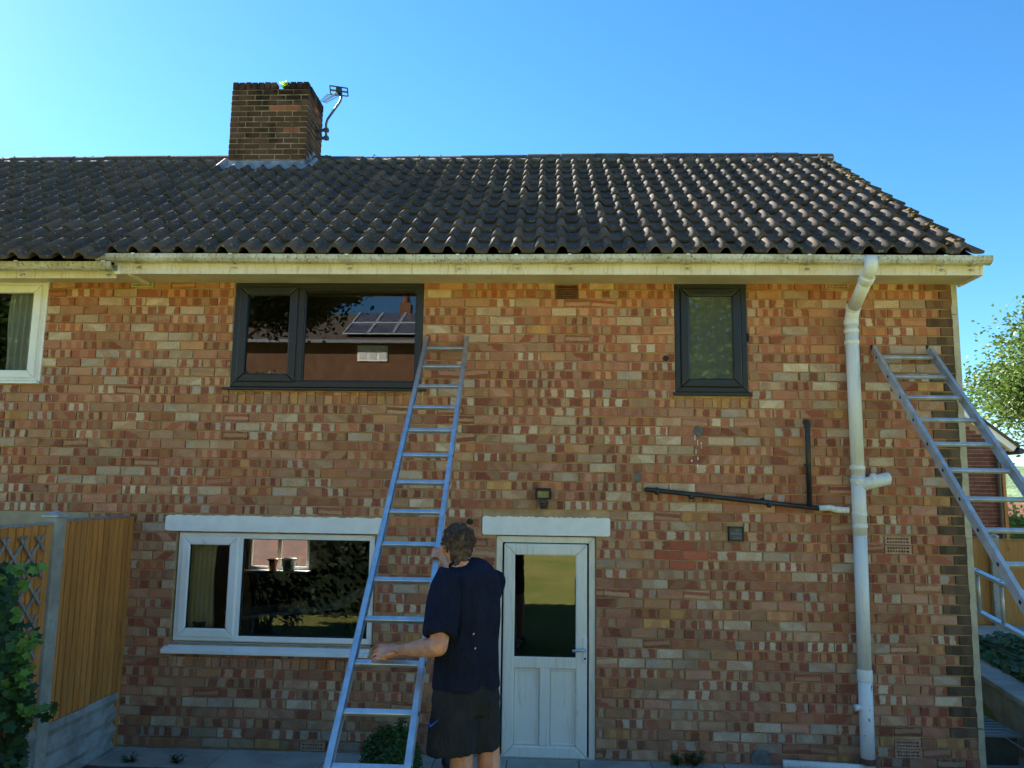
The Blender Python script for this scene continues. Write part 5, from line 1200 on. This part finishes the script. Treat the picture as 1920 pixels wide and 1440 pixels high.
# ================================================================== BEHIND THE PHOTOGRAPHER (mirrored in the panes)
def opposite():
    Y = -34.0; e = empty('opposite_house', (-8, Y-4, 4), 'brick house with solar panels mirrored in the upper window', 'house')
    def mp(px, py, Yq=Y):       # where a thing seen mirrored in a pane at Y=0 really stands
        q = at(px, py, -Yq); return Vector((q.x, Yq, q.z))
    L, Rr = mp(380, 640).x, mp(960, 640).x; ze = mp(700, 634).z; zb = 2.0
    MB().box((L, Y-8, zb), (Rr, Y, ze)).build('wall', 'opp_brick', e)
    zr = mp(700, 586, Y-4).z
    rf = MB().add([(L-.3, Y+.4, ze-.1), (Rr+.3, Y+.4, ze-.1), (Rr+.3, Y-4, zr), (L-.3, Y-4, zr), (Rr+.3, Y-8.4, ze-.1), (L-.3, Y-8.4, ze-.1)], [(0,1,2,3), (3,2,4,5), (0,3,5), (1,4,2)]).build('roof', 'ridge', e)
    MB().box((L-.3, Y+.36, ze-.25), (Rr+.3, Y+.5, ze-.08)).build('gutter', 'lid', e)
    u = Vector((0, -4.4, zr-ze+.1)); 
    for r_ in range(2):
        for i in range(9):
            a = mp(655, 640).x-.5+i*1.35; o = Vector((a, Y+.45, ze+.0))+u*(.1+r_*.42); nrm = Vector((0, .6, 1)).normalized()*.08
            MB().add([o+nrm, o+nrm+Vector((1.3, 0, 0)), o+nrm+Vector((1.3, 0, 0))+u*.4, o+nrm+u*.4], [(0,1,2,3)]).build('solar_panel', 'solar', e)
            for k in range(2): q = o+nrm*1.2+Vector((k*1.3, 0, 0)); MB().beam(q, q+u*.4, .09, .06).build('panel_rail', 'solar_frame', e)
            q = o+nrm*1.2; MB().beam(q, q+Vector((1.3, 0, 0)), .09, .06).build('panel_rail', 'solar_frame', e)
    def w2(x0, x1, y0, y1):
        a, b = mp(x0, y1), mp(x1, y0); wn = MB().box((a.x, Y+.0, a.z), (b.x, Y+.06, b.z)).build('window', 'upvc', e); n = 3
        for i in range(n): MB().box((a.x+(b.x-a.x)*i/n+.1, Y+.061, a.z+.12), (a.x+(b.x-a.x)*(i+1)/n-.05, Y+.075, b.z-.12)).build('pane', 'curtain_white', wn)
    w2(665, 722, 645, 674); w2(775, 830, 650, 680)
    a = mp(746, 590, Y-4); b = mp(767, 567, Y-4); MB().box((a.x, Y-4.4, a.z-.3), (b.x, Y-3.6, b.z)).build('chimney', 'opp_brick', e); MB().lathe(((a.x+b.x)/2, Y-4, b.z), [(.25, 0), (.18, .5), (.1, .5)], 10).build('chimney_pot', 'terracotta', e)
    # big dark tree hides the left part; a willow-like shrub is mirrored in the small pane
    c = mp(530, 525, -22); tree('garden_tree', 'broad dark tree mirrored along the top of the wide upper window', (c.x-4.6, -22, 2.4), 12, (c.x-.2, -22, c.z), (3.1, 2.0, 1.75), 24000, .2, 'leaf_yew', 31, .25, 24, clumps=120)
    c = mp(1335, 640, -11); tree('garden_tree', 'slender leaved tree mirrored in the small upper window', (c.x+.6, -11, 1.2), 6, (c.x+.35, -11, c.z), (.9, .8, 2.0), 3200, .17, 'leaf_back', 33, .08, 16, clumps=26)
    c = mp(20, 600, -20); tree('garden_tree', "leafy tree mirrored in the neighbour's window", (c.x-1, -20, 2.2), 12, (c.x-.5, -20, c.z-.8), (4.2, 2.2, 4.0), 14000, .26, 'leaf_back', 37, .3, 24, clumps=90)  # unseen tree, added to keep the mirrored sky out of that pane
    c = mp(505, 690, -9); tree('garden_shrub', 'twiggy shrub mirrored in the casement of the upper window', (c.x, -9, 1.0), 4, (c.x, -9, c.z-.6), (.35, .35, .9), 500, .1, 'leaf_back', 35, .03, 8, clumps=10)
    # hedge wall closing the garden behind
    hd = empty('garden_hedge', (2, -36, 4.5), 'tall dark hedge mirrored beside the opposite house', 'hedge'); rr = random.Random(2); me = leaf_proto('leaf', False, 'leaf_back'); mats = []
    for i in range(9000): x = rr.uniform(-2, 26); mats.append(leaf_matrix(rr, Vector((x, -30+rr.uniform(0, 1), 4.0+rr.uniform(0, 5.5+1.2*mnoise.noise(Vector((x*.4, 1, 0)))))), .36, Vector((0, .8, .3))))
    scatter('foliage', me, mats, 'leaf_back', hd); MB().box((-2, -31.2, 3), (26, -30.4, 8.6)).build('hedge_core', 'leaf_box', hd)
    hb = empty('garden_hedge', (-5.0, -4.9, .3), 'dark shrub border mirrored in the lower window', 'hedge'); mats = []  # unseen border, added so the lower panes mirror dark leaves instead of lawn
    for i in range(9000): x = rr.uniform(-8.5, -2.15); mats.append(leaf_matrix(rr, Vector((x, -4.9+rr.uniform(-.45, .4), .25+rr.uniform(0, 1.55+.3*mnoise.noise(Vector((x*1.3, 1, 0)))))), .08, Vector((0, .8, .3))))
    scatter('foliage', me, mats, 'leaf_yew', hb); MB().box((-8.5, -5.2, .2), (-2.3, -4.7, 1.5)).build('hedge_core', 'leaf_yew', hb)
    # two terracotta pots on the lawn, mirrored in the door
    for k, px in enumerate((1010, 1050)):
        q = mp(px, 1040, -7.9); pot((q.x, -8.2, ground_h(q.x, -8.2)-.03), .13, .24, 'pot_copper', ['terracotta pot on the lawn, mirrored top left in the door pane', 'terracotta pot on the lawn, mirrored top right in the door pane'][k])
opposite()

# ================================================================== THE MAN
def solid(name, parts, voxel, mat, parent, smooth_it=3, post=None):
    """one continuous skin grown round the given tubes"""
    m = MB()
    for p in parts: m.tube(**p)
    me = m.mesh(name); o = bpy.data.objects.new(name, me); col.objects.link(o)
    r_ = o.modifiers.new('r', 'REMESH'); r_.mode = 'VOXEL'; r_.voxel_size = voxel; r_.use_smooth_shade = True
    s_ = o.modifiers.new('s', 'SMOOTH'); s_.factor = .5; s_.iterations = smooth_it
    dg = bpy.context.evaluated_depsgraph_get(); q = bpy.data.meshes.new_from_object(o.evaluated_get(dg)); bpy.data.objects.remove(o)
    if post:
        n = len(q.vertices); co = np.empty(n*3, 'f'); q.vertices.foreach_get('co', co); no = np.empty(n*3, 'f'); q.vertices.foreach_get('normal', no)
        co = post(co.reshape(-1, 3), no.reshape(-1, 3)); q.vertices.foreach_set('co', co.astype('f').ravel()); q.update()
    q.materials.clear(); return link(name, q, mat, parent, True)
def rounded(pts, rad, n=16, flat=1.0, ref=None, cap=.9):
    """tube with domed ends"""
    pts = [Vector(p) for p in pts]; d0 = (pts[0]-pts[1]).normalized(); d1 = (pts[-1]-pts[-2]).normalized(); r0, r1 = rad[0], rad[-1]
    P, Q = [], []
    for t in (80, 55, 28): P.append(pts[0]+d0*r0*math.sin(R(t))*cap); Q.append(r0*math.cos(R(t)))
    P += pts; Q += list(rad)
    for t in (28, 55, 80): P.append(pts[-1]+d1*r1*math.sin(R(t))*cap); Q.append(r1*math.cos(R(t)))
    return dict(pts=P, rad=Q, n=n, flat=flat, ref=ref)
def man():
    fwd = Vector((-.45, .893, 0)); side = Vector((.893, .45, 0)); up = Vector((0, 0, 1))
    gz = ground_h(-.4, -2.6)-.03
    e = empty('person', (-.36, -2.6, gz), 'man in navy t-shirt and charcoal shorts holding the ladder', 'person')
    P = lambda x, y, Y: at(x, y, Y)
    shL, shR = P(836, 1092, -2.68), P(921, 1090, -2.42); elL, wrL = P(822, 1212, -2.82), P(752, 1219, -2.56)
    elR, wrR = P(893, 1150, -2.06), P(840, 1074, -2.0)
    neck0, neck1 = P(868, 1070, -2.57), P(862, 1040, -2.55); hc = P(857, 1029, -2.54)
    hipL, hipR = P(850, 1312, -2.64), P(900, 1312, -2.54); knL, knR = P(866, 1408, -2.66), P(916, 1404, -2.56)
    anL = Vector((knL.x-.0, knL.y-.03, gz+.09)); anR = Vector((knR.x+.02, knR.y-.03, gz+.09))
    pel, wst, che = P(876, 1295, -2.6), P(876, 1215, -2.59), P(878, 1120, -2.57)
    T = []
    T.append(rounded([anL, anL.lerp(knL, .35), anL.lerp(knL, .68), knL, knL.lerp(hipL, .5), hipL], [.04, .048, .066, .06, .066, .08]))
    T.append(rounded([anR, anR.lerp(knR, .35), anR.lerp(knR, .68), knR, knR.lerp(hipR, .5), hipR], [.04, .048, .066, .06, .066, .08]))
    for a, off in ((anL, -.02), (anR, .03)): T.append(rounded([a+Vector((0, 0, -.03)), a+fwd*.08+Vector((0, 0, -.05)), a+fwd*.17+Vector((off, 0, -.065))], [.042, .04, .03]))
    T.append(rounded([pel, wst, che, neck0-Vector((0, 0, .06))], [.15, .145, .165, .09], 20, .68, side))
    T.append(rounded([neck0, neck1, hc+Vector((0, 0, -.02))], [.062, .056, .06]))
    T.append(rounded([hc+up*-.055+fwd*.015, hc+up*-.03+fwd*.005, hc+up*.02-fwd*.004, hc+up*.055-fwd*.004, hc+up*.085], [.055, .07, .08, .076, .055], 18, 1.18, side))
    T.append(rounded([hc+fwd*.07-up*.045, hc+fwd*.088-up*.06], [.03, .024])); T.append(rounded([hc+fwd*.09-up*.01, hc+fwd*.112-up*.028], [.009, .013], 10))   # jaw and nose
    for sg in (-1, 1):          # ears
        c = hc+side*sg*.084-up*.012-fwd*.0; T.append(rounded([c-up*.026-fwd*.004, c+up*.002+side*sg*.008-fwd*.008, c+up*.026+side*sg*.006-fwd*.006], [.008, .013, .011], 10, .55, fwd))
    T.append(rounded([shL, shL.lerp(elL, .5), elL], [.062, .056, .049])); T.append(rounded([elL, elL.lerp(wrL, .35), elL.lerp(wrL, .75), wrL], [.05, .051, .036, .03]))
    T.append(rounded([shR, shR.lerp(elR, .5), elR], [.062, .056, .048])); T.append(rounded([elR, elR.lerp(wrR, .35), elR.lerp(wrR, .8), wrR], [.048, .048, .034, .029]))
    # left hand laid over rung 11: knuckles up, fingers curling over the tread
    rung = Vector(L1C)+Vector(L1S)*11; zt = rung.z+.014
    hd = Vector((-1, .12, 0)).normalized()
    wa = Vector((.12, .62, .68)).normalized()          # across the knuckles, little finger low and near
    kn = P(720, 1218, -2.54); kn.z = zt+.05
    palm = [wrL, wrL.lerp(kn, .5)+up*.006, kn]; T.append(rounded(palm, [.03, .043, .045], 16, .5, wa))
    for i in range(4):
        o = (i-1.5)*.0205; L = [.062, .075, .071, .055][i]*1.0; b = kn+wa*o*1.3+Vector((0, -.004, .003))
        q1 = b+hd*L*.46+Vector((0, -.004, .002)); q2 = q1+hd*L*.32+Vector((0, .012, -.012)); q3 = q2+hd*L*.14+Vector((0, .014, -.016))
        q3.z = max(q3.z, zt+.005)
        T.append(rounded([b-hd*.02, b, q1, q2, q3], [.0095, .0102, .0096, .0088, .0075], 10))
    th0 = wrL.lerp(kn, .35)+Vector((0, -.026, -.004)); T.append(rounded([th0, th0+hd*.035+Vector((0, -.016, -.008)), th0+hd*.062+Vector((0, -.014, -.018))], [.014, .0115, .009], 10))
    # right hand closed round the right-hand rail
    i_ = 8.35; rc = Vector(L1C)+Vector(L1S)*i_+Vector((.184+.001*i_, 0, 0)); rd = Vector(L1S).normalized()
    pc = rc+Vector((.036, -.012, 0)); T.append(rounded([wrR, wrR.lerp(pc, .55)+Vector((.004, -.006, 0)), pc], [.028, .034, .032], 14, .55, rd))
    for k in range(4):
        b = pc-rd*((k-1.5)*.021)*-1; nn = Vector((0, -.66, .74))
        T.append(rounded([b, b+nn*.042+Vector((-.022, 0, 0)), b+nn*.047+Vector((-.052, 0, 0)), b+nn*.03+Vector((-.064, 0, 0))], [.0105, .010, .0092, .008], 10))
    T.append(rounded([pc-rd*.02+Vector((0, .0, -.01)), pc-rd*.055+Vector((-.018, -.03, 0)), pc-rd*.07+Vector((-.045, -.035, 0))], [.014, .0115, .009], 10))
    body = solid('body', T, .0048, 'skin', e, 2); tag(body, 'skin of arms, neck and calves')
    # dark wing tattoo at the left wrist
    tp = wrL.lerp(kn, .12)+Vector((0, -.031, -.008)); m = MB(); 
    for k in range(5): m.tube([tp+Vector((.012-.01*k, 0, -.004)), tp+Vector((.002-.012*k, -.002, .012-.005*abs(k-2)))], [.0022, .001], 5)
    m.build('tattoo', 'tattoo', e, kind='stuff')
    # t-shirt
    def folds(sc, amp, stretch, seed):
        def f(co, no):
            d = np.empty(len(co))
            for i in range(len(co)):
                v = co[i]; a = mnoise.noise(Vector((v[0]*stretch[0]+seed, v[1]*stretch[1], v[2]*stretch[2]))*sc); b = mnoise.noise(Vector((v[0]*stretch[1]+seed+9, v[1]*stretch[0], v[2]*stretch[0]))*sc*.6)
                d[i] = (1-abs(a)*2)*amp+b*amp*.7
            return co+no*d[:, None]
        return f
    hem = P(874.5, 1287, -2.6); T = []
    T.append(dict(pts=[hem, hem+up*.03, P(874, 1240, -2.6), P(876, 1200, -2.59), P(879, 1150, -2.575), P(879, 1110, -2.57), P(878, 1086, -2.565), P(873, 1071, -2.56), P(868, 1062, -2.56), P(866, 1057, -2.56)],
                  rad=[.188, .187, .179, .172, .177, .182, .17, .128, .086, .07], n=28, flat=.66, ref=side))
    slv = elL.lerp(shL, .16)
    T.append(dict(pts=[shL+Vector((.06, .03, .03)), shL+Vector((.01, 0, .02)), shL+up*-.02, shL.lerp(elL, .4), slv], rad=[.03, .07, .08, .081, .086], n=20))
    slR = elR.lerp(shR, .3); T.append(rounded([shR+Vector((-.05, -.02, .02)), shR, shR.lerp(elR, .4), slR], [.07, .08, .08, .078], 18, 1.0, None, .25))
    sh = solid('t_shirt', T, .008, 'shirt', e, 6, folds(6, .011, (1.7, 1.7, .55), 3))
    # ribbed collar
    c = P(866, 1058, -2.56); m = MB(); n = 24
    ring = [c+side*math.cos(6.283*i/n)*.069+fwd*(math.sin(6.283*i/n)*.052+.002)+up*(-.002-.03*math.sin(6.283*i/n)) for i in range(n+1)]; m.tube(ring, .007, 8); m.build('collar', 'shirt', sh, True)
    for px, py in ((888, 1189), (891, 1216)): q = P(px, py, -2.725); MB().lathe(q, [(.0032, -.02), (.0032, .002), (.001, .003)], 8, (0, -1, 0)).build('paint_fleck', 'upvc', sh)
    # shorts
    T = []
    T.append(dict(pts=[hem+up*.10, hem+up*.02, P(873, 1310, -2.6), P(872, 1335, -2.6)], rad=[.155, .175, .192, .17], n=24, flat=.68, ref=side))
    T.append(dict(pts=[P(854, 1300, -2.63), P(851, 1345, -2.655), P(847, 1385, -2.665), P(846, 1409, -2.665)], rad=[.118, .124, .13, .132], n=22, flat=.86, ref=side))
    T.append(dict(pts=[P(896, 1300, -2.56), P(900, 1345, -2.55), P(902, 1385, -2.56), P(903, 1402, -2.56)], rad=[.11, .106, .104, .1], n=22, flat=.9, ref=side))
    so_ = solid('shorts', T, .008, 'shorts', e, 4, folds(8, .007, (1.8, 1.8, .6), 17))
    a, b = P(807, 1362, -2.78), P(822, 1349, -2.795); MB().tube([P(803, 1352, -2.75), a, P(812, 1358, -2.785), b], [.001, .006, .004, .001], 6).build('swoosh_mark', 'blue', so_)
    # hair
    T = [rounded([hc+up*.008-fwd*.04, hc+up*.036-fwd*.022, hc+up*.066-fwd*.002, hc+up*.084+fwd*.02], [.074, .087, .082, .06], 20, 1.1, side, .6), rounded([hc-up*.055-fwd*.05, hc-up*.02-fwd*.045, hc+up*.03-fwd*.03], [.05, .068, .078], 18, .9, side)]
    def curl(co, no):
        d = np.array([mnoise.noise(Vector(v)*38)*.011+mnoise.noise(Vector(v)*85)*.005 for v in co]); return co+no*d[:, None]
    h = solid('hair', T, .006, 'hair', e, 2, curl); rr = random.Random(9); m = MB(); vs = [v.co.copy() for v in h.data.vertices]; ns = [v.normal.copy() for v in h.data.vertices]
    for i in range(900):
        k = rr.randrange(len(vs)); p = vs[k]; n_ = ns[k]
        if p.z < hc.z+.0: continue
        t = n_.cross(Vector((rr.gauss(0, 1), rr.gauss(0, 1), rr.gauss(0, 1)))).normalized(); l = rr.uniform(.012, .026)
        m.tube([p-n_*.003, p+n_*.006+t*l*.4, p+n_*.008+t*l*.8, p+n_*.001+t*l*1.15], [.0022, .002, .0018, .0008], 4, False)
    tag(m.build('curls', 'hair', h, True), kind='stuff')
    # shoes
    for a, nm in ((anL, 0), (anR, 1)):
        solid('shoe', [rounded([a-fwd*.05+up*-.045, a+fwd*.05-up*.048, a+fwd*.15-up*.06, a+fwd*.19-up*.062], [.045, .048, .042, .034], 14, .9, side), rounded([a-fwd*.02-up*.03, a-fwd*.01+up*.01], [.05, .052], 14)], .007, 'black_plastic', e, 2)
man()
